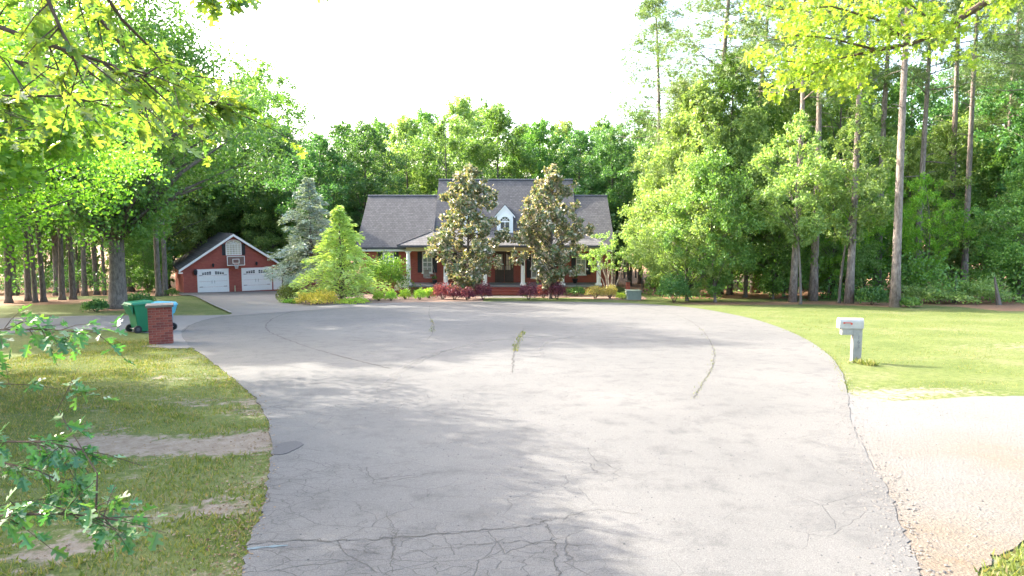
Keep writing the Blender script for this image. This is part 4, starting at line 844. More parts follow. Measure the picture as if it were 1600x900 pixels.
# left wood
tp('oak', 'oak_tree', 'big broad oak with thick grey trunk on the left lawn behind the green bin', 'tree', 183, 35.6, 1.0, rz=2.0)
GL = 'trees of the wood on the left'
for px, Y, k, s, lb, *sr in ((248, 48, 'wood_d', .95, 'tree with slim sunlit pale trunk between the big oak and the garage', 1.0), (12, 40, 'slim', 1.05, 'leftmost slim trunk of the row on the straw bed'), (43, 42, 'slim', 1.0, 'second slim trunk from the left on the straw bed'), (54, 40.5, 'slim', .95, 'third slim dark trunk from the left on the straw bed', .8),
                        (67, 41, 'slim', 1.1, 'fourth slim trunk from the left on the straw bed', .8), (96, 43, 'slim', 1.0, 'fifth slim trunk from the left on the straw bed'), (113, 43.5, 'slim', 1.05, 'sixth slim grey trunk at the right end of the straw bed'), (132, 56, 'slim', 1.2, 'slim trunk set back in the wood left of the oak'), (151, 60, 'slim', 1.2, 'thin far trunk in the wood just left of the oak trunk'),
                        (258, 57, 'wood_d', .95, 'full green tree over the left garage eave', 1.1), (310, 78, 'wood_a', 1.0, 'full green tree behind the left side of the garage roof'), (262, 74, 'wood_b', 1.05, 'dark tree deep behind the garage on its left'), (345, 80, 'wood_b', 1.05, 'dark tree straight behind the garage roof'), (400, 76, 'wood_a', 1.16, 'tall tree behind the garage gable'), (372, 77, 'wood_c', .85, 'light green tree directly behind the garage ridge'), (318, 75, 'wood_c', .9, 'light green tree behind the left garage roof slope', 1.1), (428, 70, 'wood_c', .62, 'light green tree between the garage gable and the cedar top'), (425, 88, 'wood_d', 1.35, 'tall thin-crowned tree standing above the wood behind the garage'), (445, 72, 'wood_b', .9, 'dark tree between garage and blue cedar'),
                        (252, 67, 'wood_c', 1.05, 'light green tree beside the far left corner of the garage'), (205, 66, 'wood_b', 1.1, 'dark tree behind the big oak'), (90, 58, 'wood_b', 1.15, 'dark tree behind the row of slim trunks'), (20, 56, 'wood_a', 1.2, 'full tree behind the leftmost slim trunks'), (-40, 44, 'wood_a', 1.1, 'tree at the left picture edge behind the lawn'), (150, 82, 'wood_a', 1.3, 'tall tree far back behind the oak crown')):
    tp(k, 'forest_tree', lb, 'tree', px, Y, s, sr[0] * s if sr else None, group=GL)
# low green under the left wood edge and beside the garage
for i, (px, Y, s, k, lb) in enumerate(((232, 58, .62, 'under_b', 'low leafy tree left of the garage side wall'), (246, 66, .7, 'under_b', 'bushy young tree against the garage side wall'), (200, 68, .8, 'under_b', 'young tree in shade behind the oak trunk'), (70, 66, .8, 'under_b', 'young tree in deep shade behind the slim trunks'), (452, 76, .8, 'under_b', 'bushy young tree right of the garage gable'))):
    tp(k, 'young_tree', lb, 'tree', px, Y, s, group='young trees at the left wood edge')
# trees off to the left whose shade falls on the road
for i, (x, y, k, s, sr) in enumerate(((-12.4, 14.0, 'oak_near', .62, .72), (-28, 31, 'wood_a', .95, 1.15), (-22, 12, 'oak', .8, .8), (-30, 19, 'wood_b', 1.0, 1.1), (-33, 13, 'wood_c', .8, .9), (-33, 34, 'wood_a', 1.05, 1.1), (-9.9, 10.4, 'shade', .86, 1.0), (-19.5, 15.3, 'oak_near', .74, .78), (-14.5, 12.6, 'shade', 1.0, 1.2))):
    lb = ('leafy lime green tree overhanging the left lawn from beyond the picture edge', 'tall roadside tree beyond the left edge, level with the brick pillar', 'broad oak beyond the left edge, nearest the camera of the roadside trees', 'dark tree beyond the left edge, farthest from the road', 'pale tree beyond the left edge, just behind the lime green one', 'tall tree beyond the left edge, level with the big lawn oak', 'small lime-leaved tree at the left edge between near oak and lawn', 'lime-leaved tree beyond the left edge, second row from the verge', 'slender lime-leaved tree beyond the left edge, behind the smallest one')[i]
    tree(k, 'roadside_tree', lb, 'tree', x, y, s, sr, i * 1.3, 'trees along the left roadside')
# right wood: trunks in front, undergrowth, pines
GR = 'pines and trees of the right-hand wood'
for px, pyb, k, s, sr, lb in ((1238, 472, 'pine_b', .95, .95, 'slim dark pine left of the thick-trunked pine in the right wood'), (1270, 470, 'pine_a', .9, 1.05, 'dark thick-trunked pine on the straw bed behind the mailbox'), (1326, 474, 'pine_b', 1.0, 1.0, 'brown pine trunk directly behind the mailbox'), (1370, 462, 'pine_a', 1.05, 1.1, 'tall pine leaning slightly, left of the palest trunk'),
                              (1398, 480, 'pine_a', 1.05, .98, 'tall pale pine standing nearest the lawn on the right'), (1431, 463, 'pine_b', 1.1, 1.0, 'slim pine between the pale pines on the right'), (1480, 457, 'pine_a', 1.1, 1.2, 'thick tall pine, left of a close pair on the right'), (1505, 460, 'pine_a', 1.15, 1.0, 'tall pale pine, right of a close pair on the right'), (1561, 455, 'pine_b', 1.05, 1.0, 'slim pine near the right picture edge'), (1596, 468, 'pine_b', 1.0, 1.0, 'pine at the very right picture edge')):
    p = P(px, pyb); tree(k, 'pine_tree', lb, 'pine tree', p.x, p.y, s, sr, random.random() * 6.28, GR, tilt=(0, R(.6)))
for px, Y, s, lb in ((1122, 50, 1.06, 'tall open-crowned pine against the white sky right of the house'), (1066, 49, .88, 'grey-green pine beside the pale bushy tree right of the house'), (1180, 52, 1.0, 'pine with thin grey crown behind the yellow-green branch'), (1022, 60, 1.0, 'soft grey-green pine at the left edge of the right wood'), (1560, 58, 1.05, 'pine with feathery crown at the top right corner')):
    tp('pine_b' if s > .9 else 'pine_c', 'pine_tree', lb, 'pine tree', px, Y, s, s * 1.35, group=GR)
GU = 'leafy trees at the front of the right wood'
for px, Y, k, s, sr, lb in ((1074, 42, 'under_a', .80, .76, 'pale broad bushy tree at the left front of the right wood'), (1118, 40.5, 'under_b', .95, .85, 'second pale bushy tree, reaching to the ground near the straw bed'), (1165, 46, 'wood_c', .72, .66, 'light green tree filling the wood edge behind the straw bed'), (1045, 50, 'under_a', .95, .8, 'pale bushy tree just right of the house corner'),
                            (1208, 44, 'under_b', .9, .8, 'crooked multi-limbed tree left of the slim dark pine'), (1294, 45, 'under_c', .85, .75, 'leaning light-green sapling behind the mailbox'), (1330, 50, 'under_b', 1.1, 1.0, 'bright leafy tree among the pine trunks behind the mailbox'), (1250, 50, 'under_b', 1.1, 1.0, 'green tree between the dark pines'), (1443, 44, 'under_c', .8, .6, 'thin leaning grey sapling between pale pines'), (1540, 52, 'under_b', 1.2, 1.1, 'green tree between the right-hand pines'), (1420, 55, 'under_a', 1.1, 1.0, 'leafy tree deep between the pale pines'), (1590, 42, 'under_b', 1.0, 1.0, 'leafy tree at the right edge beyond the lawn'), (1252, 38.8, 'high_leafy', 1.0, 1.0, 'leafy tree hanging in front of the dark pines'), (1312, 40, 'high_leafy', 1.05, 1.0, 'leafy tree hanging in front of the brown pine behind the mailbox'), (1225, 46.5, 'under_a', .72, .7, 'pale low leafy tree between the straw bed and the slim dark pine'), (1302, 47, 'under_a', .66, .66, 'pale low leafy tree behind the brown pine by the mailbox'), (1352, 49, 'under_c', .9, .9, 'yellow-green low tree left of the tall leaning pine'), (1480, 54, 'under_a', 1.2, 1.1, 'bushy tree behind the close pair of pines')):
    tp(k, 'young_tree', lb, 'tree', px, Y, s, sr, group=GU)
GD = 'tall trees deep in the right wood'
for px, Y, k, s, lb in ((1078, 47, 'wood_c', .82, 'tall pale tree rising above the bushy trees right of the house'), (1140, 49, 'wood_a', .86, 'tall green tree left of the yellow-green branch'), (1215, 52, 'wood_c', .95, 'tall light tree below the yellow-green branch'), (1300, 50, 'wood_d', .9, 'tall thin tree between the dark pines and the pale pines'), (1090, 60, 'wood_a', .9, 'green tree behind the pale bushy trees right of the house'), (1180, 60, 'wood_c', 1.0, 'light tree deep behind the yellow-green branch'), (1260, 58, 'wood_a', 1.0, 'full tree deep behind the dark pines'), (1330, 62, 'wood_a', 1.0, 'tree deep in the wood behind the mailbox'), (1410, 62, 'wood_b', 1.05, 'dark tree deep between the pale pines'), (1500, 66, 'wood_b', 1.15, 'dark tree deep behind the close pair of pines'), (1580, 60, 'wood_a', 1.1, 'tree deep at the right picture edge'), (1640, 50, 'wood_b', 1.0, 'tree just past the right edge of the wood'), (1130, 72, 'wood_b', .9, 'dark tree far back behind the open-crowned pine')):
    tp(k, 'forest_tree', lb, 'tree', px, Y, s, group=GD)
# the mass of the wood farther back
def mass(name, label, boxes, seed, leaf=.42, mat='leaf_dark', dens=1.0, trunks=True):
    r = np.random.default_rng(seed); C = []; tb = MB()
    for x0, x1, y0, y1, h, n in boxes:
        n = int(n * dens); k = max(8, n // 420); cx = r.uniform(x0, x1, k); cy = r.uniform(y0, y1, k); cz = r.uniform(.05, 1, k) ** .8 * h * r.uniform(.75, 1.1, k)
        j = r.integers(0, k, n); d = unit(n, r) * (r.random((n, 1)) ** .4) * r.uniform(1.4, 2.6, k)[j][:, None]; d[:, 2] *= .7
        X = cx[j] + d[:, 0]; Yy = cy[j] + d[:, 1]; Z = -SLOPE * np.minimum(Yy, 80) + np.maximum(.1, cz[j] + d[:, 2]); C.append(np.stack([X, Yy, Z], -1))
        for i in range(int((x1 - x0) * (y1 - y0) / 26)):
            x, y = r.uniform(x0, x1), r.uniform(y0, y1); tb.tube([(x, y, gz(x, y) - .1), (x + r.normal() * .3, y, gz(x, y) + h * .8)], [r.uniform(.1, .2), .04], 5, False)
    C = np.concatenate(C); n = len(C); N = unit(n, r) * .8; N[:, 2] += .5; T = unit(n, r)
    e = thing(name, label, 'woods'); e['kind'] = 'stuff'; o = tb.build('trunks', M['bark'], e); o['kind'] = 'stuff'; o = obj('leaves', inst_mesh(name, M[mat], *KITE, C, T, N, leaf * r.uniform(.6, 1.2, n)), e); o['kind'] = 'stuff'; return e
mass('far_woods', 'dense dark green woods filling the distance behind house, garage and pines', [(-75, -20, 84, 104, 17, 52000), (-22, 16, 84, 100, 13, 38000), (14, 62, 62, 84, 16, 46000), (-70, -34, 58, 84, 14, 30000), (-40, -12, 78, 88, 12, 26000), (-10, 12, 64, 70, 6, 9000), (10, 20, 62, 70, 9, 9000)], 5)
mass('undergrowth', 'green undergrowth at the foot of the right-hand wood', [(11, 30, 43, 50, 2.2, 9000), (24, 42, 36, 46, 2.0, 8000), (30, 55, 48, 60, 5, 9000), (12, 32, 50, 58, 4, 9000)], 6, .2, 'leaf')
mass('undergrowth', 'low shaded undergrowth at the foot of the left-hand wood', [(-56, -36, 58, 66, 1.6, 8000), (-60, -34, 50, 58, 1.2, 6000)], 8, .2, 'leaf_dark')

# house plantings
p = P(732, 467); tree('magnolia_a', 'magnolia_tree', 'bronze and green magnolia left of the front door', 'magnolia', p.x, p.y, 1.0, 1.0, .4, 'magnolias before the porch')
p = P(860, 467); tree('magnolia_b', 'magnolia_tree', 'bronze and green magnolia right of the front door', 'magnolia', p.x, p.y, 1.0, 1.0, 2.2, 'magnolias before the porch')
p = onground(487, 55); tree('cedar', 'blue_cedar', 'blue-grey cedar between garage and house', 'cedar', p.x, p.y, 1.0, 1.0, .3)
p = P(530, 471); tree('cypress', 'golden_cypress', 'feathery yellow-green cypress in front of the left roof wing', 'cypress', p.x, p.y + .5, 1.0, 1.0, .9)
shrub('large_shrub', 'big rounded bright green shrub between golden cypress and porch', 602, 461, 74, 60, 'shrub', .13, 5000, 3, bumpy=.2)
for i, (x, y, w, h, lb) in enumerate(((592, 470.5, 17, 15, 'first small lime shrub from the left, by the golden cypress'), (611, 470, 16, 15, 'second small lime shrub from the left'), (633, 468, 18, 16, 'third small lime shrub from the left, before the big green shrub'), (656, 469, 18, 17, 'fourth small lime shrub from the left, at the porch corner'), (670, 466, 18, 15, 'rightmost small lime shrub beside the reddish shrub'))):
    shrub('lime_shrub', lb, x, y, w, h, 'lime', .09, 900, 10 + i, 'small lime shrubs in the front bed')
for i, (x, y, w, h, mt, lb) in enumerate(((692, 468, 32, 26, 'burgred', 'reddest sunlit shrub, leftmost of the purple row'), (710, 469, 26, 22, 'burg', 'dull purple shrub next to the reddest one'), (730, 469.5, 22, 20, 'burg', 'small purple shrub at the foot of the left magnolia'), (755, 468.5, 28, 26, 'burg', 'round dark purple shrub just left of the walkway'),
                                     (826, 468.5, 31, 26, 'burg', 'round dark purple shrub just right of the walkway'), (849, 466, 20, 22, 'burg', 'narrow purple shrub at the foot of the right magnolia'), (870, 468, 31, 28, 'burg', 'rightmost large dark purple shrub'))):
    shrub('purple_shrub', lb, x, y, w, h, mt, .085, 1500, 20 + i, 'purple shrubs before the porch')
for i, (x, y, w, h, lb) in enumerate(((930, 467, 30, 21, 'larger clipped golden shrub right of the porch'), (953, 466.5, 24, 21, 'smaller clipped golden shrub next to the multi-stemmed tree'))): shrub('golden_shrub', lb, x, y, w, h, 'golden', .075, 1500, 30 + i, 'clipped golden shrubs', bumpy=.06)
shrub('low_shrub', 'low dark green shrub under the porch right end', 900, 463, 36, 15, 'leaf_dark', .08, 1300, 41); shrub('low_shrub', 'dark green shrub between purple shrub and porch left of the steps', 720, 462, 44, 18, 'leaf_dark', .09, 1300, 42); shrub('low_shrub', 'low green shrub at the porch corner behind the lime shrubs', 655, 460, 34, 14, 'leaf', .09, 1000, 43)
shrub('low_shrub', 'tiny chartreuse plant beside the utility box', 974, 468, 24, 11, 'lime', .09, 600, 44); shrub('evergreen_shrub', 'dark upright evergreen at the left front of the right wood', 1053, 473, 50, 46, 'leaf_dark', .1, 3500, 45)
shrub('boxwood', 'clipped olive-green boxwood at the driveway corner', 452, 472, 38, 28, 'boxwood', .07, 2600, 46, bumpy=.05); shrub('ground_cover', 'low bright green plant at the foot of the boxwood', 456, 474, 26, 7, 'shrub', .08, 700, 47, cat='plant'); shrub('ground_cover', 'spreading yellow groundcover under the golden cypress', 497, 476, 62, 20, 'yellow', .1, 3000, 48, cat='plant', bumpy=.25); shrub('ground_cover', 'light green low plants at the right foot of the golden cypress', 552, 474.5, 50, 8, 'lime', .08, 1200, 49, cat='plant')
shrub('blue_shrub', 'blue-grey spreading conifer shrub behind the boxwood', 463, 460, 44, 32, 'cedar', .16, 2200, 50, Y=52, tmpl=FROND); shrub('purple_shrub', 'dark purple shrub between boxwood and golden cypress', 482, 461, 28, 26, 'burg', .08, 1300, 51, Y=50.5); shrub('flowering_shrub', 'green shrub with white blossom against the porch corner', 628, 455, 22, 28, 'blossom', .1, 500, 52, Y=49.3)
shrub('fern_shrub', 'dark low shrub at the left of the big oak trunk', 150, 487, 34, 18, 'leaf_dark', .1, 1300, 53); shrub('fern_shrub', 'dark low shrub at the right of the big oak trunk', 216, 478, 46, 20, 'leaf_dark', .1, 1500, 54); shrub('fern_shrub', 'small green bush at the garage corner on the left', 268, 462, 18, 12, 'leaf', .1, 500, 55, Y=57)
shrub('tall_weeds', 'bright light-green weedy brush below the close pair of pines', 1460, 474, 90, 26, 'leaf_light', .14, 3500, 56, cat='brush', bumpy=.3); shrub('tall_weeds', 'mound of light-green brush at the right end of the wood edge', 1530, 474, 76, 36, 'leaf_light', .14, 3500, 57, cat='brush', bumpy=.3); shrub('tall_weeds', 'dark leafy brush at the foot of the pale pine', 1362, 476, 44, 26, 'leaf_dark', .14, 1800, 58, cat='brush'); shrub('tall_weeds', 'small light-green brush left of the weedy mound', 1418, 480, 36, 14, 'leaf', .12, 1000, 59, cat='brush')
# multi-stemmed small tree
ms = P(957, 465.5); ms.y += 1.2; e = thing('multi_stem_tree', 'small multi-stemmed pale tree before the right end of the porch', 'tree', (ms.x, ms.y, gz(ms.x, ms.y)))
r = np.random.default_rng(77); m = MB(); cs = []; rs = []
for k in range(9):
    a = k * .7; L = r.uniform(.5, 1.5); top = np.array([math.cos(a) * L - .25, math.sin(a) * L, r.uniform(2.3, 3.7)])
    m.tube([(.1 * math.cos(a), .1 * math.sin(a), 0), (top[0] * .35 + r.normal() * .1, top[1] * .4, top[2] * .45), top], [.05, .035, .01], 6); cs.append(top); rs.append(.62)
    for j in range(3): c = top + r.normal(size=3) * np.array([.75, .75, .55]); c[2] = max(1.9, c[2]); cs.append(c); rs.append(.5)
m.build('trunk', M['palebark'], e); obj('crown', crown_leaves('myrtle_leaves', M['leaf_light'], cs, rs, 110, .11, r), e)

# ------------------------------------------------------------------ near oak whose branches hang into the picture on the left
def near_oak():
    r = np.random.default_rng(5); ox, oy = -5.6, 5.4; oz = gz(ox, oy)
    e = thing('oak_tree', 'near oak reaching in from the left edge with large lobed leaves', 'tree', (ox, oy, oz)); O = np.array([ox, oy, oz])
    m = MB(); m.tube([(0, 0, -.1), (.02, 0, .3), (.1, .05, 2.5), (.0, -.1, 5), (.2, 0, 7.5), (.1, .1, 9.5)], [.30, .22, .19, .15, .10, .04], 10); m.build('trunk', M['bark'], e, smooth=True)
    paths = []; b = MB()
    def W(px, py, Y): v = at(px, py, Y); return np.array([v.x, v.y, v.z]) - O
    def limb(pts, r0, twigs, tl, spread, sag=.25, low=False):
        pts = [np.asarray(p, float) for p in pts]; n = len(pts); b.tube(pts, [r0 * (1 - .85 * i / (n - 1)) for i in range(n)], 6)
        for k in range(twigs):
            t = r.uniform(.25, 1.0) * (n - 1); i = min(int(t), n - 2); q = pts[i] + (pts[i + 1] - pts[i]) * (t - i); d = pts[i + 1] - pts[i]; d = d / np.linalg.norm(d)
            d = d * .6 + r.normal(size=3) * spread; d[2] -= sag * r.random(); L = tl * r.uniform(.5, 1.2); q1 = q + d * L * .5; q2 = q + d * L + np.array([0, 0, -.08 * L])
            b.tube([q, q1, q2], [r0 * .28, r0 * .18, .002], 4); paths.append((q, q1, q2, low))
    # upper limbs
    limb([(0, 0, 4.2), W(-60, 20, 5.0), W(60, 65, 5.0), W(170, 100, 5.0), W(260, 130, 5.2)], .030, 20, .6, .5)
    limb([(0, 0, 5.0), W(60, -120, 4.8), W(75, 0, 4.6), W(110, 80, 4.6), W(130, 130, 4.7)], .022, 14, .5, .5)
    limb([(.1, 0, 5.2), W(130, -60, 5.0), W(190, 30, 5.2), W(240, 80, 5.5), W(280, 130, 5.8)], .022, 18, .55, .5)
    limb([(.1, 0, 5.4), W(100, -40, 5.8), W(230, 120, 6.2), W(300, 155, 6.4), W(350, 165, 6.5)], .026, 46, .45, .45)
    limb([(.1, 0, 5.6), W(250, -80, 5.2), W(340, -15, 5.2), W(415, 22, 5.3)], .014, 6, .3, .35)
    limb([(.1, 0, 5.8), W(350, -110, 5.4), W(430, -40, 5.4), W(505, -10, 5.4)], .012, 3, .25, .3)
    limb([(0, 0, 3.6), W(-120, 150, 5.8), W(0, 150, 6.0), W(90, 150, 6.2), W(170, 165, 6.4)], .024, 26, .55, .5)
    limb([(0, 0, 4.6), W(-120, 60, 6.4), W(0, 90, 7.0), W(100, 110, 7.4), W(200, 140, 7.6)], .024, 26, .7, .5)
    limb([(0, 0, 3.0), W(-200, 260, 6.4), W(-60, 225, 6.6), W(20, 205, 7.0), W(80, 200, 7.2)], .022, 12, .5, .5)
    # lower limbs
    limb([(0, 0, 1.1), W(-150, 780, 4.0), W(0, 805, 3.6), W(100, 802, 3.5), W(185, 812, 3.45)], .014, 34, .30, .45, .1, True)
    limb([(0, 0, 1.4), W(-150, 700, 4.1), W(0, 690, 3.9), W(70, 690, 3.8), W(115, 700, 3.8)], .012, 18, .28, .45, .1, True)
    limb([W(150, 800, 3.6), W(152, 740, 3.7), W(90, 640, 4.0), W(125, 570, 4.1)], .006, 5, .15, .5, .0, True)
    limb([(0, 0, 1.9), W(-100, 560, 4.6), W(0, 515, 4.4), W(80, 515, 4.4), W(150, 520, 4.4)], .011, 22, .26, .45, .15, True)
    limb([(0, 0, 1.7), W(-120, 640, 4.4), W(-20, 600, 4.2), W(25, 600, 4.1)], .010, 8, .22, .45, .1, True)
    limb([(0, 0, 1.5), W(-80, 740, 4.4), W(-10, 720, 4.0), W(60, 735, 3.9), W(130, 770, 3.9)], .010, 16, .26, .45, .1, True)
    # limbs running back and over, out of the picture, closing the crown
    for k in range(5):
        a = 2.4 + k * .6; z = 6.0 + .5 * k; L = r.uniform(2.2, 3.6); dr = np.array([math.cos(a), math.sin(a), .35]); limb([(0, 0, z), np.array([0, 0, z]) + dr * L * .5, np.array([0, 0, z]) + dr * L], .03, 16, .8, .5)
    b.build('branches', M['twig'], e)
    C = []; T = []; N = []; S = []; LW = []
    for q, q1, q2, low in paths:
        nl = 5 if low else 8
        for k in range(nl):
            t = r.uniform(.25, 1.0); c = q + (q2 - q) * t + r.normal(size=3) * .015; d = (q2 - q) / np.linalg.norm(q2 - q); tt = d + r.normal(size=3) * .75; tt[2] -= .35
            n_ = r.normal(size=3) * .45; n_[2] += 1.0; C.append(c); T.append(tt); N.append(n_); S.append((.095 if low else .13) * r.uniform(.6, 1.2)); LW.append(low)
    C = np.array(C); T = np.array(T); N = np.array(N); S = np.array(S); LW = np.array(LW)
    W_ = C + O; dist = np.linalg.norm(W_ - np.array([0, 0, CAMZ]), axis=1)
    dep = W_[:, 1] * CP - (W_[:, 2] - CAMZ) * SP; u = 800 + F * W_[:, 0] / np.maximum(dep, .1); v = 450 - F * (W_[:, 1] * SP + (W_[:, 2] - CAMZ) * CP) / np.maximum(dep, .1)
    vis = (u > -20) & (u < 1600) & (v > -20) & (v < 920); score = np.where(vis, S / dist, 0); order = np.argsort(-score); single = order[:300]; rest = order[300:]
    lm = {}
    for key in ('oakleaf', 'oakshaded'):
        for j in range(3):
            tv, tf = lobed(.1 + .16 * j); me = bpy.data.meshes.new('oak_leaf'); me.from_pydata(tv, [], tf); me.materials.append(M[key]); lm[key, j] = me
    for i in single:
        t = Vector(T[i]).normalized(); bb = t.cross(Vector(N[i])).normalized(); nn = bb.cross(t); o = obj('leaf', lm['oakshaded' if LW[i] else 'oakleaf', int(r.integers(0, 3))], e)
        mt = Matrix((bb, t, nn)).transposed().to_4x4() @ Matrix.Scale(S[i], 4); mt.translation = Vector(C[i]); o.matrix_local = mt
    for key, mask in (('oakleaf', ~LW), ('oakshaded', LW)):
        k = rest[mask[rest]]
        if len(k): o = obj('leaves', inst_mesh('oak_leaves', M[key], *LOBED, C[k], T[k], N[k], S[k]), e); o['kind'] = 'stuff'
near_oak()

# branch of bright leaves from the upper right
def right_branch():
    r = np.random.default_rng(9); ox, oy = 14.5, 12.0; oz = gz(ox, oy); O = np.array([ox, oy, oz])
    e = thing('maple_tree', 'tree beyond the right edge whose sunlit yellow-green branch hangs at the upper right', 'tree', (ox, oy, oz))
    m = MB(); m.tube([(0, 0, -.1), (0, 0, .4), (.1, 0, 4), (-.2, .1, 8), (0, .2, 11.5)], [.36, .28, .24, .17, .04], 10); m.build('trunk', M['bark'], e, smooth=True)
    W = lambda px, py, Y: np.array(at(px, py, Y)) - O
    b = MB(); main = [np.array([-.1, .1, 7.6]), W(1640, -60, 12.8), W(1545, 0, 13), W(1475, 45, 13), W(1425, 68, 13), W(1370, 78, 13.1), W(1310, 92, 13.3)]
    b.tube(main, [.13, .085, .07, .055, .045, .035, .012], 8); cs = []; rs = []
    def sub(p0, pts, rr):
        pts = [p0] + pts; b.tube(pts, list(np.linspace(rr, .006, len(pts))), 5)
        for i in range(1, len(pts)):
            for k in range(5): cs.append(pts[i] + (pts[i - 1] - pts[i]) * r.random() + r.normal(size=3) * np.array([.25, .45, .2])); rs.append(r.uniform(.22, .38))
    sub(main[4], [W(1370, 30, 13), W(1300, 10, 13), W(1220, 15, 13.2), W(1185, 5, 13.2)], .03); sub(main[5], [W(1300, 60, 12.6), W(1250, 55, 12.5), W(1190, 65, 12.6)], .025); sub(main[6], [W(1270, 100, 13.3), W(1225, 95, 13.2), W(1185, 95, 13.2)], .02); sub(main[6], [W(1290, 120, 13), W(1300, 135, 13)], .015); sub(main[5], [W(1340, 60, 13.6), W(1330, 100, 13.6), W(1345, 125, 13.7)], .015)
    sub(main[6], [W(1260, 120, 13.4), W(1235, 130, 13.4)], .012); sub(main[3], [W(1440, 20, 12.8), W(1400, -10, 12.6), W(1340, -30, 12.8), W(1270, -30, 12.8)], .02); sub(main[3], [W(1480, 55, 13.2), W(1500, 65, 13.3)], .01); sub(main[2], [W(1580, -40, 12.7), W(1610, 15, 12.6)], .015); sub(main[4], [W(1400, 20, 13.4), W(1360, 0, 13.6), W(1290, 20, 13.8), W(1240, 40, 13.8)], .02)
    nvis = len(cs)
    for k in range(46): # the rest of its crown, out of the picture
        a = r.random() * 6.28; d = 3.6 * math.sqrt(r.random()); z = r.uniform(7.2, 12.5); c = np.array([.9 + math.cos(a) * d * .75, -1.0 + math.sin(a) * d, z]); cs.append(c); rs.append(r.uniform(.6, 1.0)); b.tube([(0, 0, max(5, z - 2)), c], [.04, .01], 4)
    b.build('branches', M['twig'], e)
    C = []
    for i, (c, rad) in enumerate(zip(cs, rs)): n = 25 if i < nvis else 60; C.append(c + unit(n, r) * (r.random((n, 1)) ** .45) * rad * np.array([1, 1, .75]))
    C = np.concatenate(C); n = len(C); N = unit(n, r) * .6; N[:, 2] += .7; T = unit(n, r); T[:, 2] -= .5; S = .135 * r.uniform(.6, 1.2, n)
    W_ = C + O; dep = W_[:, 1] * CP - (W_[:, 2] - CAMZ) * SP; u = 800 + F * W_[:, 0] / dep; v = 450 - F * (W_[:, 1] * SP + (W_[:, 2] - CAMZ) * CP) / dep
    vis = (u > 0) & (u < 1600) & (v > 0); order = np.argsort(-np.where(vis, S / dep, 0)); single, rest = order[:300], order[300:]
    tv, tf = lobed(.2); me = bpy.data.meshes.new('maple_leaf'); me.from_pydata(tv, [], tf); me.materials.append(M['leaf_yellow'])
    for i in single:
        t = Vector(T[i]).normalized(); bb = t.cross(Vector(N[i])).normalized(); nn = bb.cross(t); o = obj('leaf', me, e); mt = Matrix((bb, t, nn)).transposed().to_4x4() @ Matrix.Scale(S[i], 4); mt.translation = Vector(C[i]); o.matrix_local = mt
    o = obj('leaves', inst_mesh('maple_leaves', M['leaf_yellow'], *LOBED, C[rest], T[rest], N[rest], S[rest]), e); o['kind'] = 'stuff'
right_branch()

# ------------------------------------------------------------------ ground cover: grass blades, weeds, leaf litter, stones
def inside(poly, x, y):
    n = len(poly); c = np.zeros(len(x), bool); j = n - 1
    for i in range(n):
        xi, yi = poly[i]; xj, yj = poly[j]; k = ((yi > y) != (yj > y)) & (x < (xj - xi) * (y - yi) / (yj - yi + 1e-12) + xi); c ^= k; j = i
    return c
drive_poly = [(v.co.x, v.co.y) for v in drive.data.vertices[:18]]
def grass(name, label, x0, x1, y0, y1, n, h, seed, power=1.0, mat='grass'):
    r = np.random.default_rng(seed); x = r.uniform(x0, x1, n); y = y0 + (y1 - y0) * r.random(n) ** power
    ok = ~inside(road_pts, x, y) & ~inside(drive_poly, x, y); b = bare_at(x, y) + .35 * (vnoise(x * 3.1, y * 3.1) - .5) + r.normal(size=n) * .07; ok &= (b < .42) & (straw_at(x, y) < .4)
    gp_ = [(v.co.x, v.co.y) for v in bpy.data.objects['gravel_drive'].data.vertices]; gp_ = gp_[:len(gp_) // 2]; ok &= ~inside(gp_, x, y)
    x, y = x[ok], y[ok]; n = len(x); C = np.stack([x, y, -SLOPE * y - .005], -1); T = r.normal(size=(n, 3)) * .45; T[:, 2] = 1; N = r.normal(size=(n, 3)); N[:, 2] = .1
    hh = h * r.uniform(.5, 1.3, n) * (.55 + .9 * vnoise(x * 1.3, y * 1.3)); o = obj(name, inst_mesh(name, M[mat], [(-.16, 0, 0), (.16, 0, 0), (0, 1, .25)], [(0, 1, 2)], C, T, N, hh)); return tag(o, label, 'grass', kind='stuff')
grass('grass', 'patchy short grass on the near left verge', -13, -1.6, 4.5, 22, 150000, .05, 61, 1.5)
grass('grass', 'bright sunlit lawn grass around the mailbox', 5.5, 24, 12.0, 34, 60000, .032, 62, 1.3)
grass('grass', 'tufts of grass at the lower right corner by the gravel', 3.5, 9, 4.0, 7.0, 12000, .06, 63)
def scatter(name, label, cat, mat, tmpl, pts, sz, seed, lift=.02, flat=1.0):
    r = np.random.default_rng(seed); n = len(pts); C = np.array([(p[0], p[1], gz(p[0], p[1]) + lift) for p in pts]); N = r.normal(size=(n, 3)) * .3; N[:, 2] += flat; T = unit(n, r); T[:, 2] *= .2
    o = obj(name, inst_mesh(name, M[mat], *tmpl, C, T, N, sz * r.uniform(.5, 1.4, n))); return tag(o, label, cat, kind='stuff')
r = np.random.default_rng(71)
edge = np.array(road_left[:75]); k = r.integers(0, len(edge), 2600); pts = edge[k] + np.stack([-np.abs(r.normal(size=2600)) * .35 + .05, r.normal(size=2600) * .15], -1)
scatter('leaf_litter', 'dry leaf litter along the left road edge', 'litter', 'litter', KITE, pts[:1300], .032, 72, .022)
xx = r.uniform(-8, -1.8, 3000); yy = r.uniform(5, 13, 3000); ok = (bare_at(xx, yy) > .45) & ~inside(road_pts, xx, yy); scatter('leaf_litter', 'small dry leaves and twigs on the bare ground at left', 'litter', 'litter', KITE, np.stack([xx[ok], yy[ok]], -1), .03, 73, .012)
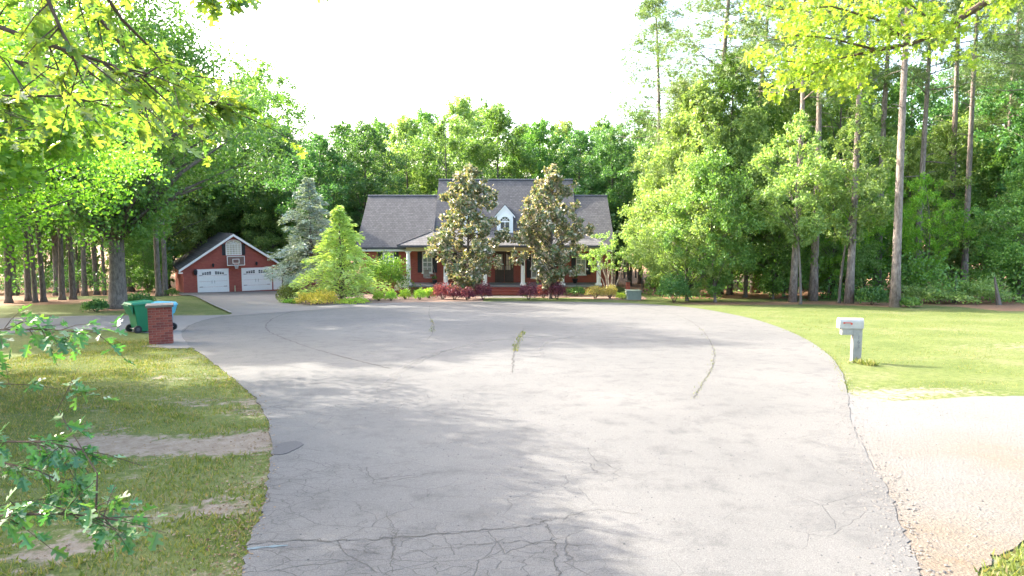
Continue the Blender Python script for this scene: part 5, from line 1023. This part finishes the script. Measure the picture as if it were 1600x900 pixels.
PEB = ([(.5, 0, 0), (0, .5, 0), (-.5, 0, 0), (0, -.5, 0), (.05, .05, .32)], [(0, 1, 4), (1, 2, 4), (2, 3, 4), (3, 0, 4)])
gp_ = [(v.co.x, v.co.y) for v in bpy.data.objects['gravel_drive'].data.vertices]; gp_ = gp_[:len(gp_) // 2]
xx = r.uniform(2.5, 16, 16000); yy = 4 + 11 * r.random(16000) ** 1.3; ok = inside(gp_, xx, yy) & (r.random(16000) < .5); scatter('gravel', 'loose pale gravel stones on the side drive', 'gravel', 'pebble', PEB, np.stack([xx[ok], yy[ok]], -1), .024, 74, .012, 3)
xx = r.uniform(-2.5, 4.5, 900); yy = r.uniform(5, 16, 900); ok = inside(road_pts, xx, yy); scatter('gravel', 'scattered grit on the asphalt', 'gravel', 'patch', PEB, np.stack([xx[ok], yy[ok]], -1), .018, 75, .021, 3)
kk = r.integers(8, len(road_right), 800); ee = np.array(road_right)[kk] + np.stack([r.normal(size=800) * .16 - .05, r.normal(size=800) * .12], -1); scatter('gravel', 'loose stones spilled along the right road edge', 'gravel', 'pebble', PEB, ee, .028, 76, .021, 3)
def weeds(name, label, pl, n, h, seed, spread=.05, mat='grass'):
    r = np.random.default_rng(seed); c = np.array(curve_pts(G(pl), 20)); k = r.integers(0, len(c), n); xy = c[k] + r.normal(size=(n, 2)) * spread; C = np.array([(a, b_, gz(a, b_) + .015) for a, b_ in xy]); T = r.normal(size=(n, 3)) * .6; T[:, 2] = 1; N = r.normal(size=(n, 3)); N[:, 2] = .1
    tag(obj(name, inst_mesh(name, M[mat], [(-.13, 0, 0), (.13, 0, 0), (0, 1, .25)], [(0, 1, 2)], C, T, N, h * r.uniform(.5, 1.3, n))), label, 'weeds', kind='stuff')
weeds('weeds', 'weeds growing in the middle crack of the turning circle', [(817, 520), (810, 533), (804, 550)], 230, .08, 81, .045); weeds('weeds', 'weeds in the crack left of the centre of the turning circle', [(674, 500), (676, 512), (675, 520)], 90, .06, 82); weeds('weeds', 'thin weeds along the right curved seam of the turning circle', [(1095, 515), (1114, 545), (1112, 575), (1098, 600), (1084, 625)], 170, .045, 83, .04); weeds('weeds', 'grass tuft at the foot of the mailbox post', [(1336, 567), (1352, 570), (1365, 572)], 160, .14, 84, .07)
weeds('weeds', 'ragged grass along the right edge of the road', [(1230, 517), (1270, 537), (1300, 560), (1316, 585), (1324, 615)], 500, .04, 85, .08)
